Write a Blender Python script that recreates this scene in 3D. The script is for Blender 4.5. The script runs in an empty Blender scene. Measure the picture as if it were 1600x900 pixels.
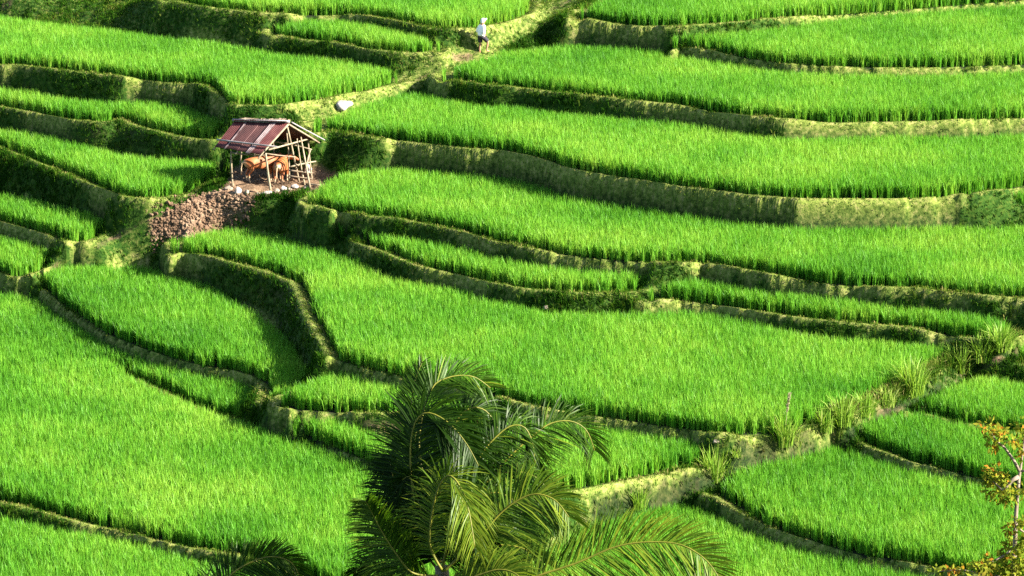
import bpy, bmesh, math, random
import numpy as np
from mathutils import Vector, Matrix, Quaternion
R = math.radians
rng = np.random.default_rng(7)
random.seed(7)
SC = bpy.context.scene
COL = SC.collection

# ------------------------------------------------------------------ camera numbers
CAM = np.array([0.0, 0.0, 38.3])
F = 6000.0                 # focal length in pixels of the 1600 wide photograph
PITCH = R(14.0)
FWD = np.array([0, math.cos(PITCH), -math.sin(PITCH)])
UP = np.array([0, math.sin(PITCH), math.cos(PITCH)])
RIGHT = np.array([1.0, 0, 0])

def ray(u, v):
    return FWD + RIGHT * ((u - 800.0) / F) + UP * ((450.0 - v) / F)

def on_z(u, v, z):
    d = ray(u, v)
    t = (z - CAM[2]) / d[2]
    return CAM + d * t

def at_depth(u, v, dep):
    return CAM + ray(u, v) * dep

def project(x, y, z):
    dx, dy, dz = x - CAM[0], y - CAM[1], z - CAM[2]
    dep = dy * FWD[1] + dz * FWD[2]
    upc = dy * UP[1] + dz * UP[2]
    return 800 + F * dx / dep, 450 - F * upc / dep

# ------------------------------------------------------------------ small helpers
def tag(o, label=None, cat=None, group=None, kind=None):
    if label: o['label'] = label
    if cat: o['category'] = cat
    if group: o['group'] = group
    if kind: o['kind'] = kind
    return o

def empty(name, loc, rz=0.0):
    o = bpy.data.objects.new(name, None)
    COL.objects.link(o)
    o.location = loc
    o.rotation_euler = (0, 0, rz)
    o.empty_display_size = 0.2
    return o

def link(name, me, mat=None, parent=None, smooth=False):
    o = bpy.data.objects.new(name, me)
    COL.objects.link(o)
    if mat is not None:
        me.materials.append(mat)
    if parent is not None:
        o.parent = parent
    if smooth:
        me.polygons.foreach_set('use_smooth', np.ones(len(me.polygons), dtype=bool))
    return o

def np_mesh(name, verts, quads=None, tris=None, var=None):
    """mesh straight from numpy arrays"""
    me = bpy.data.meshes.new(name)
    nq = 0 if quads is None else len(quads)
    nt = 0 if tris is None else len(tris)
    me.vertices.add(len(verts))
    me.vertices.foreach_set('co', np.ascontiguousarray(verts, dtype=np.float32).ravel())
    parts = []
    starts = []
    if nq:
        parts.append(quads.astype(np.int32).ravel()); starts.append(np.arange(nq) * 4)
    if nt:
        parts.append(tris.astype(np.int32).ravel()); starts.append(nq * 4 + np.arange(nt) * 3)
    li = np.concatenate(parts); ls = np.concatenate(starts).astype(np.int32)
    me.loops.add(len(li)); me.polygons.add(nq + nt)
    me.loops.foreach_set('vertex_index', li)
    me.polygons.foreach_set('loop_start', ls)
    if var is not None:
        for k, a in var.items():
            at = me.attributes.new(k, 'FLOAT', 'POINT')
            at.data.foreach_set('value', np.ascontiguousarray(a, dtype=np.float32))
    me.update(calc_edges=True)
    return me

def noise2(x, y, seed=0, octaves=3):
    """smooth value noise, about -1..1"""
    out = np.zeros_like(x, dtype=float); amp = 1.0; tot = 0
    for o in range(octaves):
        r = np.random.default_rng(seed * 17 + o)
        tab = r.uniform(-1, 1, (64, 64))
        xi = np.floor(x).astype(int); yi = np.floor(y).astype(int)
        fx = x - xi; fy = y - yi
        fx = fx * fx * (3 - 2 * fx); fy = fy * fy * (3 - 2 * fy)
        a = tab[xi % 64, yi % 64]; b = tab[(xi + 1) % 64, yi % 64]
        c = tab[xi % 64, (yi + 1) % 64]; d = tab[(xi + 1) % 64, (yi + 1) % 64]
        out += amp * ((a * (1 - fx) + b * fx) * (1 - fy) + (c * (1 - fx) + d * fx) * fy)
        tot += amp; amp *= 0.5; x = x * 2.03 + 5.1; y = y * 2.03 + 3.7
    return out / tot

def inside(px, py, poly):
    r = np.zeros(px.shape, bool)
    n = len(poly); j = n - 1
    for i in range(n):
        xi, yi = poly[i][0], poly[i][1]; xj, yj = poly[j][0], poly[j][1]
        if yi != yj:
            c = ((yi > py) != (yj > py)) & (px < (xj - xi) * (py - yi) / (yj - yi) + xi)
            r ^= c
        j = i
    return r

def dist_line(px, py, pts, closed=False):
    d = np.full(px.shape, 1e9)
    n = len(pts)
    for i in range(n if closed else n - 1):
        ax, ay = pts[i][0], pts[i][1]; bx, by = pts[(i + 1) % n][0], pts[(i + 1) % n][1]
        vx, vy = bx - ax, by - ay
        L = vx * vx + vy * vy + 1e-12
        t = np.clip(((px - ax) * vx + (py - ay) * vy) / L, 0, 1)
        d = np.minimum(d, (px - ax - t * vx) ** 2 + (py - ay - t * vy) ** 2)
    return np.sqrt(d)

# ------------------------------------------------------------------ materials
def new_mat(name):
    m = bpy.data.materials.new(name); m.use_nodes = True
    nt = m.node_tree; nt.nodes.clear()
    return m, nt, nt.nodes, nt.links

def ramp(N, stops):
    r = N.new('ShaderNodeValToRGB')
    e = r.color_ramp.elements
    while len(e) > 1: e.remove(e[-1])
    e[0].position = stops[0][0]; e[0].color = (*stops[0][1], 1)
    for p, c in stops[1:]:
        x = e.new(p); x.color = (*c, 1)
    return r

def leaf_mat(name, stops, trans=0.4, gloss=0.06, rough=0.4, noise=0.25, nscale=0.35, tint=(1.25, 1.2, 0.8)):
    """blade material: attribute var picks the colour, a broad world noise shifts it patch by patch"""
    m, nt, N, L = new_mat(name)
    at = N.new('ShaderNodeAttribute'); at.attribute_name = 'var'
    geo = N.new('ShaderNodeNewGeometry')
    nz = N.new('ShaderNodeTexNoise'); nz.inputs['Scale'].default_value = nscale; nz.inputs['Detail'].default_value = 4
    L.new(geo.outputs['Position'], nz.inputs['Vector'])
    ma = N.new('ShaderNodeMath'); ma.operation = 'MULTIPLY_ADD'
    sub = N.new('ShaderNodeMath'); sub.operation = 'SUBTRACT'; sub.inputs[1].default_value = 0.5
    L.new(nz.outputs['Fac'], sub.inputs[0])
    L.new(sub.outputs[0], ma.inputs[0]); ma.inputs[1].default_value = noise * 3; L.new(at.outputs['Fac'], ma.inputs[2])
    rp = ramp(N, stops); L.new(ma.outputs[0], rp.inputs['Fac'])
    df = N.new('ShaderNodeBsdfDiffuse'); L.new(rp.outputs['Color'], df.inputs['Color'])
    mu = N.new('ShaderNodeMix'); mu.data_type = 'RGBA'; mu.blend_type = 'MULTIPLY'; mu.inputs['Factor'].default_value = 1
    L.new(rp.outputs['Color'], mu.inputs[6]); mu.inputs[7].default_value = (*tint, 1)
    tr = N.new('ShaderNodeBsdfTranslucent'); L.new(mu.outputs[2], tr.inputs['Color'])
    mx = N.new('ShaderNodeMixShader'); mx.inputs[0].default_value = trans
    L.new(df.outputs[0], mx.inputs[1]); L.new(tr.outputs[0], mx.inputs[2])
    gl = N.new('ShaderNodeBsdfGlossy'); gl.inputs['Roughness'].default_value = rough
    gl.inputs['Color'].default_value = (0.9, 0.95, 0.85, 1)
    m2 = N.new('ShaderNodeMixShader'); m2.inputs[0].default_value = gloss
    L.new(mx.outputs[0], m2.inputs[1]); L.new(gl.outputs[0], m2.inputs[2])
    out = N.new('ShaderNodeOutputMaterial'); L.new(m2.outputs[0], out.inputs[0])
    return m

def solid_mat(name, stops, scale=8.0, rough=0.8, bump=0.3, stretch=(1, 1, 1), detail=6, coord='Object', spec=0.3):
    m, nt, N, L = new_mat(name)
    tc = N.new('ShaderNodeTexCoord'); mp = N.new('ShaderNodeMapping'); mp.inputs['Scale'].default_value = stretch
    L.new(tc.outputs[coord], mp.inputs['Vector'])
    nz = N.new('ShaderNodeTexNoise'); nz.inputs['Scale'].default_value = scale; nz.inputs['Detail'].default_value = detail
    L.new(mp.outputs[0], nz.inputs['Vector'])
    rp = ramp(N, stops); L.new(nz.outputs['Fac'], rp.inputs['Fac'])
    b = N.new('ShaderNodeBsdfPrincipled'); b.inputs['Roughness'].default_value = rough
    b.inputs['Specular IOR Level'].default_value = spec
    L.new(rp.outputs['Color'], b.inputs['Base Color'])
    if bump:
        bp = N.new('ShaderNodeBump'); bp.inputs['Strength'].default_value = bump; bp.inputs['Distance'].default_value = 0.02
        L.new(nz.outputs['Fac'], bp.inputs['Height']); L.new(bp.outputs[0], b.inputs['Normal'])
    out = N.new('ShaderNodeOutputMaterial'); L.new(b.outputs[0], out.inputs[0])
    return m

M = {}
M['rice'] = leaf_mat('rice_blade', [(0.0, (0.035, 0.155, 0.009)), (0.5, (0.100, 0.285, 0.018)), (1.0, (0.215, 0.38, 0.040))],
                     trans=0.36, gloss=0.012, rough=0.5, noise=0.42, nscale=0.2, tint=(1.25, 1.15, 0.85))
M['bank_grass'] = leaf_mat('bank_grass_blade', [(0.0, (0.008, 0.034, 0.003)), (0.4, (0.030, 0.085, 0.006)), (0.7, (0.085, 0.13, 0.016)), (0.9, (0.20, 0.20, 0.055)), (1.0, (0.25, 0.22, 0.085))],
                           trans=0.3, gloss=0.0, noise=0.2, nscale=0.6)
M['tussock'] = leaf_mat('tussock_blade', [(0.0, (0.08, 0.20, 0.015)), (0.6, (0.20, 0.33, 0.04)), (1.0, (0.38, 0.41, 0.13))],
                        trans=0.35, gloss=0.01, noise=0.1)
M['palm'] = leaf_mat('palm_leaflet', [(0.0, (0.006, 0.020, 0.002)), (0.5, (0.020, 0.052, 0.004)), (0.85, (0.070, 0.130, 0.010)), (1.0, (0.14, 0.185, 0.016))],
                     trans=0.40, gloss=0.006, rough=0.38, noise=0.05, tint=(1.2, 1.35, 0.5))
M['sapling_leaf'] = leaf_mat('sapling_leaf', [(0.0, (0.05, 0.09, 0.008)), (0.5, (0.17, 0.21, 0.02)), (0.85, (0.25, 0.25, 0.03)), (1.0, (0.33, 0.14, 0.02))],
                             trans=0.45, gloss=0.0, noise=0.05)
M['rachis'] = solid_mat('palm_rachis', [(0.3, (0.09, 0.105, 0.010)), (0.7, (0.17, 0.16, 0.02))], 6, 0.5, 0.1)
M['palm_trunk'] = solid_mat('palm_bark', [(0.3, (0.12, 0.095, 0.07)), (0.7, (0.26, 0.22, 0.17))], 4, 0.9, 0.6, (1, 1, 6))
M['bark'] = solid_mat('sapling_bark', [(0.3, (0.13, 0.10, 0.07)), (0.7, (0.25, 0.20, 0.15))], 6, 0.85, 0.4, (1, 1, .4))
M['pole'] = solid_mat('bamboo_pole', [(0.3, (0.15, 0.115, 0.07)), (0.7, (0.29, 0.235, 0.155))], 5, 0.7, 0.3)
M['pole_dark'] = solid_mat('old_wood', [(0.3, (0.10, 0.075, 0.05)), (0.7, (0.24, 0.18, 0.12))], 5, 0.85, 0.3)
M['pole_grey'] = solid_mat('grey_wood', [(0.3, (0.15, 0.135, 0.14)), (0.7, (0.30, 0.28, 0.275))], 5, 0.8, 0.3)
M['rust'] = solid_mat('rusty_red_sheet', [(0.2, (0.045, 0.011, 0.010)), (0.5, (0.085, 0.020, 0.019)), (0.75, (0.13, 0.046, 0.040))], 2.2, 0.55, 0.15, (1, 1, 1))
M['rust_dark'] = solid_mat('dark_rusty_sheet', [(0.2, (0.030, 0.012, 0.012)), (0.5, (0.060, 0.020, 0.019)), (0.75, (0.10, 0.038, 0.033))], 2.5, 0.6, 0.15)
M['pale_sheet'] = solid_mat('pale_weathered_sheet', [(0.3, (0.11, 0.06, 0.06)), (0.6, (0.26, 0.20, 0.195))], 3, 0.6, 0.2)
M['stone'] = solid_mat('stone', [(0.3, (0.13, 0.10, 0.07)), (0.7, (0.26, 0.22, 0.17))], 5, 0.9, 0.6)
M['white_stone'] = solid_mat('white_stone', [(0.3, (0.22, 0.19, 0.17)), (0.7, (0.38, 0.35, 0.33))], 4, 0.85, 0.4)
M['sack'] = solid_mat('white_sack', [(0.3, (0.55, 0.53, 0.52)), (0.7, (0.8, 0.79, 0.78))], 8, 0.8, 0.3)
M['clod'] = solid_mat('soil_clod', [(0.25, (0.05, 0.029, 0.016)), (0.5, (0.135, 0.082, 0.048)), (0.8, (0.27, 0.19, 0.125))], 1.7, 0.95, 0.5, coord='Object')
M['skin'] = solid_mat('skin', [(0.3, (0.36, 0.18, 0.10)), (0.7, (0.42, 0.22, 0.13))], 4, 0.6, 0)
M['white_cloth'] = solid_mat('white_cloth', [(0.3, (0.88, 0.86, 0.82)), (0.7, (0.92, 0.90, 0.87))], 6, 0.85, 0.2)
M['dark_cloth'] = solid_mat('dark_cloth', [(0.3, (0.018, 0.018, 0.024)), (0.7, (0.035, 0.033, 0.042))], 6, 0.85, 0.2)
M['hair'] = solid_mat('black_hair', [(0.3, (0.01, 0.009, 0.008)), (0.7, (0.02, 0.018, 0.016))], 20, 0.5, 0)
M['horn'] = solid_mat('dark_horn', [(0.3, (0.03, 0.026, 0.022)), (0.7, (0.07, 0.06, 0.05))], 9, 0.5, 0)

def cow_mat():
    m, nt, N, L = new_mat('cow_hide')
    at = N.new('ShaderNodeAttribute'); at.attribute_name = 'pale'
    tc = N.new('ShaderNodeTexCoord'); nz = N.new('ShaderNodeTexNoise'); nz.inputs['Scale'].default_value = 4
    L.new(tc.outputs['Object'], nz.inputs['Vector'])
    rp = ramp(N, [(0.3, (0.22, 0.060, 0.014)), (0.7, (0.32, 0.105, 0.028))]); L.new(nz.outputs['Fac'], rp.inputs['Fac'])
    mx = N.new('ShaderNodeMix'); mx.data_type = 'RGBA'
    L.new(at.outputs['Fac'], mx.inputs[0]); L.new(rp.outputs['Color'], mx.inputs[6]); mx.inputs[7].default_value = (0.50, 0.38, 0.24, 1)
    b = N.new('ShaderNodeBsdfPrincipled'); b.inputs['Roughness'].default_value = 0.65
    L.new(mx.outputs[2], b.inputs['Base Color'])
    out = N.new('ShaderNodeOutputMaterial'); L.new(b.outputs[0], out.inputs[0])
    return m
M['cow'] = cow_mat()

def ground_mat():
    m, nt, N, L = new_mat('terrace_ground')
    geo = N.new('ShaderNodeNewGeometry')
    def noise(scale, det=6):
        n = N.new('ShaderNodeTexNoise'); n.inputs['Scale'].default_value = scale; n.inputs['Detail'].default_value = det
        n.inputs['Roughness'].default_value = 0.65
        L.new(geo.outputs['Position'], n.inputs['Vector']); return n
    def att(k):
        a = N.new('ShaderNodeAttribute'); a.attribute_name = k; return a
    def mixc(fac, a, b):
        x = N.new('ShaderNodeMix'); x.data_type = 'RGBA'
        L.new(fac, x.inputs[0]); L.new(a, x.inputs[6]); L.new(b, x.inputs[7]); return x.outputs[2]
    n1 = noise(5.0); n2 = noise(1.1); n3 = noise(9.0)
    green = ramp(N, [(0.3, (0.007, 0.022, 0.003)), (0.5, (0.022, 0.058, 0.006)), (0.7, (0.06, 0.085, 0.013))]); L.new(n1.outputs['Fac'], green.inputs['Fac'])
    brown = ramp(N, [(0.35, (0.010, 0.010, 0.004)), (0.55, (0.034, 0.030, 0.011)), (0.8, (0.10, 0.075, 0.034))]); L.new(n3.outputs['Fac'], brown.inputs['Fac'])
    straw = ramp(N, [(0.25, (0.055, 0.10, 0.012)), (0.5, (0.14, 0.175, 0.034)), (0.75, (0.27, 0.24, 0.095))]); L.new(n1.outputs['Fac'], straw.inputs['Fac'])
    soil = ramp(N, [(0.3, (0.05, 0.030, 0.018)), (0.5, (0.13, 0.083, 0.05)), (0.75, (0.24, 0.17, 0.11))]); L.new(n3.outputs['Fac'], soil.inputs['Fac'])
    mud = ramp(N, [(0.3, (0.006, 0.009, 0.005)), (0.7, (0.018, 0.022, 0.011))]); L.new(n1.outputs['Fac'], mud.inputs['Fac'])
    def fac(a, nz, k=1.1):
        # attribute broken up by noise
        ad = N.new('ShaderNodeMath'); ad.operation = 'MULTIPLY_ADD'; ad.inputs[1].default_value = k; ad.inputs[2].default_value = -k * 0.5
        L.new(nz.outputs['Fac'], ad.inputs[0])
        s = N.new('ShaderNodeMath'); s.operation = 'ADD'; L.new(a.outputs['Fac'], s.inputs[0]); L.new(ad.outputs[0], s.inputs[1])
        mr = N.new('ShaderNodeMapRange'); mr.inputs['From Min'].default_value = 0.3; mr.inputs['From Max'].default_value = 0.7
        L.new(s.outputs[0], mr.inputs['Value']); return mr.outputs[0]
    c = mixc(fac(att('brown'), n2), green.outputs['Color'], brown.outputs['Color'])
    c = mixc(fac(att('dry'), n1, 0.8), c, straw.outputs['Color'])
    c = mixc(fac(att('soil'), n2, 0.6), c, soil.outputs['Color'])
    c = mixc(att('mud').outputs['Fac'], c, mud.outputs['Color'])
    b = N.new('ShaderNodeBsdfPrincipled'); b.inputs['Roughness'].default_value = 0.95; b.inputs['Specular IOR Level'].default_value = 0.1
    L.new(c, b.inputs['Base Color'])
    bp = N.new('ShaderNodeBump'); bp.inputs['Strength'].default_value = 0.9; bp.inputs['Distance'].default_value = 0.05
    L.new(n3.outputs['Fac'], bp.inputs['Height']); L.new(bp.outputs[0], b.inputs['Normal'])
    out = N.new('ShaderNodeOutputMaterial'); L.new(b.outputs[0], out.inputs[0])
    return m
M['ground'] = ground_mat()

# ------------------------------------------------------------------ the paddies: outline of rice tops (U) and of rice feet (L), level z
HR = 0.52
X0, X1 = -150, 1750
PADDIES = [
 ('T1', 8.0, 'rice crop of the terrace along the top edge, left of the walking person',
  [(262,-12),(400,-45),(800,-45),(836,-30)],
  [(258,-6),(300,7),(333,13),(400,20),(467,23),(533,22),(583,26),(633,34),(667,43),(700,46),(740,45),(766,40),(793,33),(821,23),(827,0),(836,-28)]),
 ('T2', 7.3, 'small tongue-shaped rice plot on the bank just left of the person',
  [(430,42),(445,36),(467,33),(500,31),(533,32),(583,40),(633,50),(666,60),(684,68)],
  [(428,47),(443,57),(483,63),(533,68),(583,78),(633,83),(656,84),(680,81),(688,74)]),
 ('T3', 6.3, 'broad rice paddy above and behind the hut, ending at the grassy footpath',
  [(X0,2),(0,25),(67,35),(133,43),(200,50),(250,58),(300,63),(350,67),(400,77),(467,88),(533,95),(566,100),(600,107),(623,115)],
  [(X0,96),(0,102),(33,102),(100,110),(167,117),(217,123),(267,128),(300,130),(327,134),(343,140),(353,153),(363,163),(383,165),(433,165),(500,157),(533,148),(566,143),(620,128),(627,122)]),
 ('T4', 4.9, 'narrow wavy rice paddy running up to the back of the hut roof',
  [(X0,128),(0,138),(50,142),(100,153),(167,160),(233,158),(263,152),(283,160),(317,180),(367,193)],
  [(X0,152),(0,165),(67,178),(117,188),(160,192),(180,187),(200,188),(233,200),(283,213),(333,220),(363,214),(370,205)]),
 ('T5', 3.65, 'rice paddy left of the hut with the shadow of the hut on it',
  [(X0,184),(0,202),(67,210),(133,227),(183,240),(233,248),(300,250),(345,257)],
  [(X0,190),(0,228),(33,240),(83,260),(133,280),(173,297),(200,307),(233,310),(283,305),(300,298),(317,287),(347,270)]),
 ('T6', 2.1, 'short rice paddy at the left edge above the dirt trail',
  [(X0,275),(0,304),(33,307),(67,315),(100,325),(133,333),(167,342),(187,350)],
  [(X0,300),(0,345),(33,353),(67,363),(110,377),(127,378),(143,373),(183,355)]),
 ('T7', 1.15, 'smallest corner of rice at the left edge beside the dirt trail',
  [(X0,335),(0,368),(33,377),(67,388),(93,397)],
  [(X0,380),(0,423),(17,430),(33,431),(67,420),(90,403)]),
 ('M1', 0.75, 'leaf-shaped rice paddy lying below the heap of brown soil',
  [(58,430),(83,420),(117,415),(167,418),(217,415),(250,422),(277,433),(317,443),(350,457),(383,477),(417,500),(450,530),(467,553),(480,573),(490,590)],
  [(62,440),(83,460),(110,483),(133,497),(167,520),(217,540),(267,557),(317,570),(367,577),(400,587),(420,600),(428,620),(424,632),(430,636),(455,622),(485,605)]),
 ('M2', -0.07, 'rice paddy at the left edge tapering to a rounded strip below the leaf-shaped paddy',
  [(X0,405),(0,450),(27,457),(67,473),(90,493),(117,507),(167,530),(233,553),(300,577),(367,590),(400,598),(410,605)],
  [(X0,600),(0,592),(67,583),(100,578),(150,573),(180,577),(190,580),(217,593),(250,605),(283,620),(317,637),(350,650),(380,655),(397,640),(405,613)]),
 ('M4', -0.1, 'largest lower left rice paddy reaching the left side of the palm',
  [(X0,584),(0,573),(67,565),(150,556),(182,562),(200,585),(250,610),(300,630),(350,650),(385,662),(430,675),(470,690),(520,705),(610,735),(690,762),(740,785)],
  [(X0,748),(0,782),(50,793),(100,806),(150,820),(200,830),(250,843),(300,855),(350,863),(383,867),(430,880),(520,915),(620,960),(760,985),(790,900),(770,810)]),
 ('M5', 1.3, 'rice plot between the pointed paddy end and the palm, above the pale bund',
  [(497,592),(520,580),(533,578),(583,590),(640,600),(700,613),(770,628)],
  [(436,634),(467,639),(533,643),(583,645),(640,647),(705,655),(765,668)]),
 ('M5b', 0.55, 'thin rice strip below the pale bund at the left side of the palm',
  [(455,662),(483,655),(533,658),(566,671),(620,690),(690,702),(752,714)],
  [(458,668),(483,683),(510,693),(533,702),(610,733),(690,760),(738,776)]),
 ('M6', 2.2, 'central and widest rice paddy with an arm curving up to the soil heap',
  [(268,380),(300,367),(350,357),(400,363),(450,373),(533,395),(573,412),(600,427),(650,440),(716,450),(766,467),(816,477),(850,487),(933,490),(1066,488),(1116,493),(1183,507),(1233,517),(1300,527),(1366,530),(1416,537),(1483,540),(1500,546)],
  [(267,387),(300,397),(333,400),(383,413),(433,427),(472,443),(483,460),(493,490),(510,520),(523,543),(533,563),(583,577),(633,587),(660,592),(720,606),(783,620),(833,633),(900,645),(966,653),(1033,664),(1066,668),(1116,675),(1150,678),(1183,675),(1220,672),(1270,660),(1330,635),(1390,606),(1440,585),(1490,560)]),
 ('M7', 3.1, 'long thin rice strip directly above the central paddy, left half of the ledge',
  [(525,352),(566,360),(600,367),(650,373),(683,378),(733,388),(766,400),(800,408),(833,413),(883,418),(933,423),(1000,428),(1014,434)],
  [(527,360),(535,367),(566,380),(616,397),(666,417),(716,428),(766,440),(816,450),(866,455),(916,458),(966,458),(998,455),(1010,446)]),
 ('M8', 3.0, 'long thin rice strip on the right half of the ledge ending at the tussocks',
  [(1012,455),(1025,447),(1066,440),(1100,437),(1150,447),(1200,457),(1266,463),(1333,470),(1400,480),(1450,482),(1500,487),(1550,497),(1583,508)],
  [(1014,465),(1040,468),(1066,470),(1116,475),(1166,483),(1233,493),(1300,502),(1366,507),(1433,513),(1483,523),(1533,530),(1575,532),(1586,520)]),
 ('P5', 4.0, 'long wide rice paddy reaching from the hut to the right edge below the brown bank',
  [(487,305),(500,290),(530,275),(566,267),(633,263),(700,263),(766,270),(833,283),(866,297),(900,307),(950,315),(1000,323),(1066,328),(1100,337),(1166,343),(1233,347),(1316,348),(1400,350),(1466,353),(1533,357),(1600,355),(X1,350)],
  [(485,317),(533,330),(583,338),(633,343),(683,352),(733,363),(783,378),(833,388),(883,397),(933,403),(1000,408),(1066,410),(1116,412),(1166,420),(1233,433),(1300,443),(1366,447),(1433,450),(1500,458),(1550,463),(1600,467),(X1,478)]),
 ('P4b', 5.0, 'small rice corner at the right edge on the brown bank',
  [(1510,313),(1530,306),(1560,302),(1600,298),(X1,290)],
  [(1512,320),(1540,322),(1600,322),(X1,318)]),
 ('P4', 5.6, 'wide rice paddy right of the hut roof, above the long pale bund',
  [(492,193),(510,185),(533,178),(566,163),(600,153),(650,143),(683,153),(716,160),(766,167),(816,168),(866,177),(933,182),(1000,187),(1066,193),(1116,200),(1166,210),(1216,215),(1300,216),(1400,213),(1500,213),(1600,207),(X1,200)],
  [(490,200),(510,205),(533,207),(583,215),(633,220),(683,225),(733,230),(783,233),(833,243),(866,252),(883,260),(916,267),(966,275),(1016,282),(1066,290),(1116,295),(1166,302),(1250,309),(1400,309),(1466,307),(1510,303),(1600,290),(X1,280)]),
 ('P3', 6.7, 'wide rice paddy just right of and below the walking person',
  [(690,113),(733,97),(783,82),(833,78),(866,72),(900,70),(966,75),(1026,80),(1066,87),(1116,95),(1166,103),(1233,113),(1300,117),(1400,117),(1500,115),(1600,112),(X1,108)],
  [(693,120),(700,123),(750,132),(800,137),(850,142),(900,148),(966,155),(1016,160),(1066,165),(1116,174),(1166,181),(1233,187),(1300,190),(1366,189),(1466,187),(1600,183),(X1,178)]),
 ('P2', 7.5, 'wedge-shaped rice paddy in the upper right corner, second terrace from the top',
  [(1048,61),(1066,55),(1126,53),(1166,50),(1266,37),(1366,24),(1466,15),(1600,8),(X1,0)],
  [(1050,70),(1066,73),(1116,79),(1166,90),(1216,97),(1283,102),(1366,104),(1466,104),(1600,100),(X1,97)]),
 ('P1', 8.2, 'topmost right rice paddy beyond the grassy footpath',
  [(905,17),(930,5),(960,-10),(1050,-38),(X1,-60)],
  [(907,22),(910,27),(950,35),(1000,40),(1066,42),(1133,37),(1200,30),(1300,23),(1400,15),(1500,7),(1566,2),(X1,-12)]),
 ('R0', 2.3, 'tiny rice corner at the right edge beside the end of the ditch',
  [(1576,550),(1600,540),(X1,530)],
  [(1580,556),(1600,570),(X1,600)]),
 ('R1', 1.7, 'uppermost of the three rice paddies right of the diagonal ditch',
  [(1430,628),(1466,613),(1500,597),(1530,588),(1560,590),(1600,600),(X1,625)],
  [(1428,633),(1440,642),(1466,650),(1500,660),(1550,667),(1600,677),(X1,700)]),
 ('R2', 1.35, 'middle one of the three rice paddies right of the diagonal ditch',
  [(1333,668),(1366,653),(1400,647),(1430,645),(1466,653),(1533,667),(1600,683),(X1,708)],
  [(1333,680),(1366,697),(1400,710),(1433,723),(1466,730),(1516,743),(1550,750),(1600,763),(X1,790)]),
 ('R3', 0.75, 'large rounded rice paddy in the lower right behind the sapling',
  [(1118,755),(1166,730),(1216,713),(1266,697),(1293,695),(1333,707),(1366,717),(1416,733),(1466,743),(1533,757),(1600,770),(X1,798)],
  [(1116,768),(1133,777),(1166,800),(1200,820),(1250,837),(1300,853),(1350,867),(1400,873),(1450,883),(1533,897),(1600,905),(X1,925)]),
 ('R4', 0.0, 'rice paddy along the bottom edge right of the palm',
  [(850,862),(893,833),(933,817),(1000,797),(1066,783),(1100,797),(1133,813),(1166,827),(1216,847),(1266,863),(1366,883),(1416,897),(1500,912),(X1,955)],
  [(800,905),(780,975),(X1,985)]),
 ('P8', 1.4, 'rice strip between the palm crown and the straw-coloured ditch bank',
  [(800,652),(850,660),(900,665),(966,672),(1033,682),(1066,685),(1098,693)],
  [(745,745),(760,770),(820,778),(910,762),(966,750),(1033,737),(1066,730),(1090,725),(1102,712)]),
 ('BL', -0.65, 'bottom left rice paddy below the lowest bund',
  [(X0,770),(0,807),(50,817),(100,827),(150,833),(200,843),(250,857),(300,870),(340,882),(380,893),(450,915),(560,950)],
  [(X0,985),(560,985)]),
]
polys = []
for nm, z, lab, U, Lw in PADDIES:
    pts = [on_z(u, v, z + HR)[:2] for u, v in U] + [on_z(u, v, z + 0.06)[:2] for u, v in reversed(Lw)]
    polys.append((nm, z, lab, np.array(pts)))

# level ground without rice: hut floor, spurs of the banks, the plateau above the frame
ANCHORS = [
 (3.9, [(352,294),(362,272),(420,266),(500,264),(522,272),(508,294),(476,307),(440,312),(400,314),(352,308)]),
 (2.0, [(150,385),(200,366),(262,366),(264,388),(294,401),(250,403),(190,400),(150,397)]),
 (7.8, [(282,14),(345,25),(347,31),(290,27)]),
 (7.15, [(296,40),(345,44),(328,53),(306,51)]),
 (7.5, [(-160,-45),(180,-40),(200,-10),(120,-8),(40,-4),(-160,-14)]),
 (7.7, [(905,44),(960,46),(1010,56),(1005,64),(960,60),(900,62),(880,56)]),
]
anch = [(z, np.array([on_z(u, v, z)[:2] for u, v in P])) for z, P in ANCHORS]

# ------------------------------------------------------------------ height field
GS = 0.14
xs = np.arange(-33, 33.01, GS); ys = np.arange(108, 196.01, GS)
GX, GY = np.meshgrid(xs, ys)            # shape (ny, nx)
ny, nx = GX.shape
owner = np.full((ny, nx), -1)
zfix = np.full((ny, nx), np.nan)
order = sorted(range(len(polys)), key=lambda i: -polys[i][1])
D = np.full((len(polys), ny, nx), 9.0, dtype=np.float32)
for i in range(len(polys)):
    P = polys[i][3]
    m = (GX > P[:, 0].min() - 3) & (GX < P[:, 0].max() + 3) & (GY > P[:, 1].min() - 3) & (GY < P[:, 1].max() + 3)
    if not m.any(): continue
    d = dist_line(GX[m], GY[m], P, True)
    ins = inside(GX[m], GY[m], P)
    D[i][m] = np.where(ins, -d, d)
for i in order:                          # higher terraces first; a lower one keeps clear of the riser
    zi = polys[i][1]
    mine = (D[i] <= 0) & (owner < 0)
    for j in order:
        zj = polys[j][1]
        if zj > zi + 0.05:
            mine &= D[j] > 0.14 + 0.13 * (zj - zi)
    tot_ = ((D[i] <= 0)).sum(); pass
    owner[mine] = i
    zfix[mine] = zi
for i in range(len(polys)):              # distances to what is left of each paddy
    D[i] = np.where((D[i] < 0) & (owner != i), 1.0, D[i])
def blur(a, n):
    for _ in range(n):
        p = np.pad(a, 1, mode='edge')
        a = 0.2 * (p[:-2, 1:-1] + p[2:, 1:-1] + p[1:-1, :-2] + p[1:-1, 2:] + a)
    return a
bundn = noise2(GX * 0.9, GY * 0.9, 3, 2)
bund = np.zeros((ny, nx), bool); bundD = np.full((ny, nx), 9.0)
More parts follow.
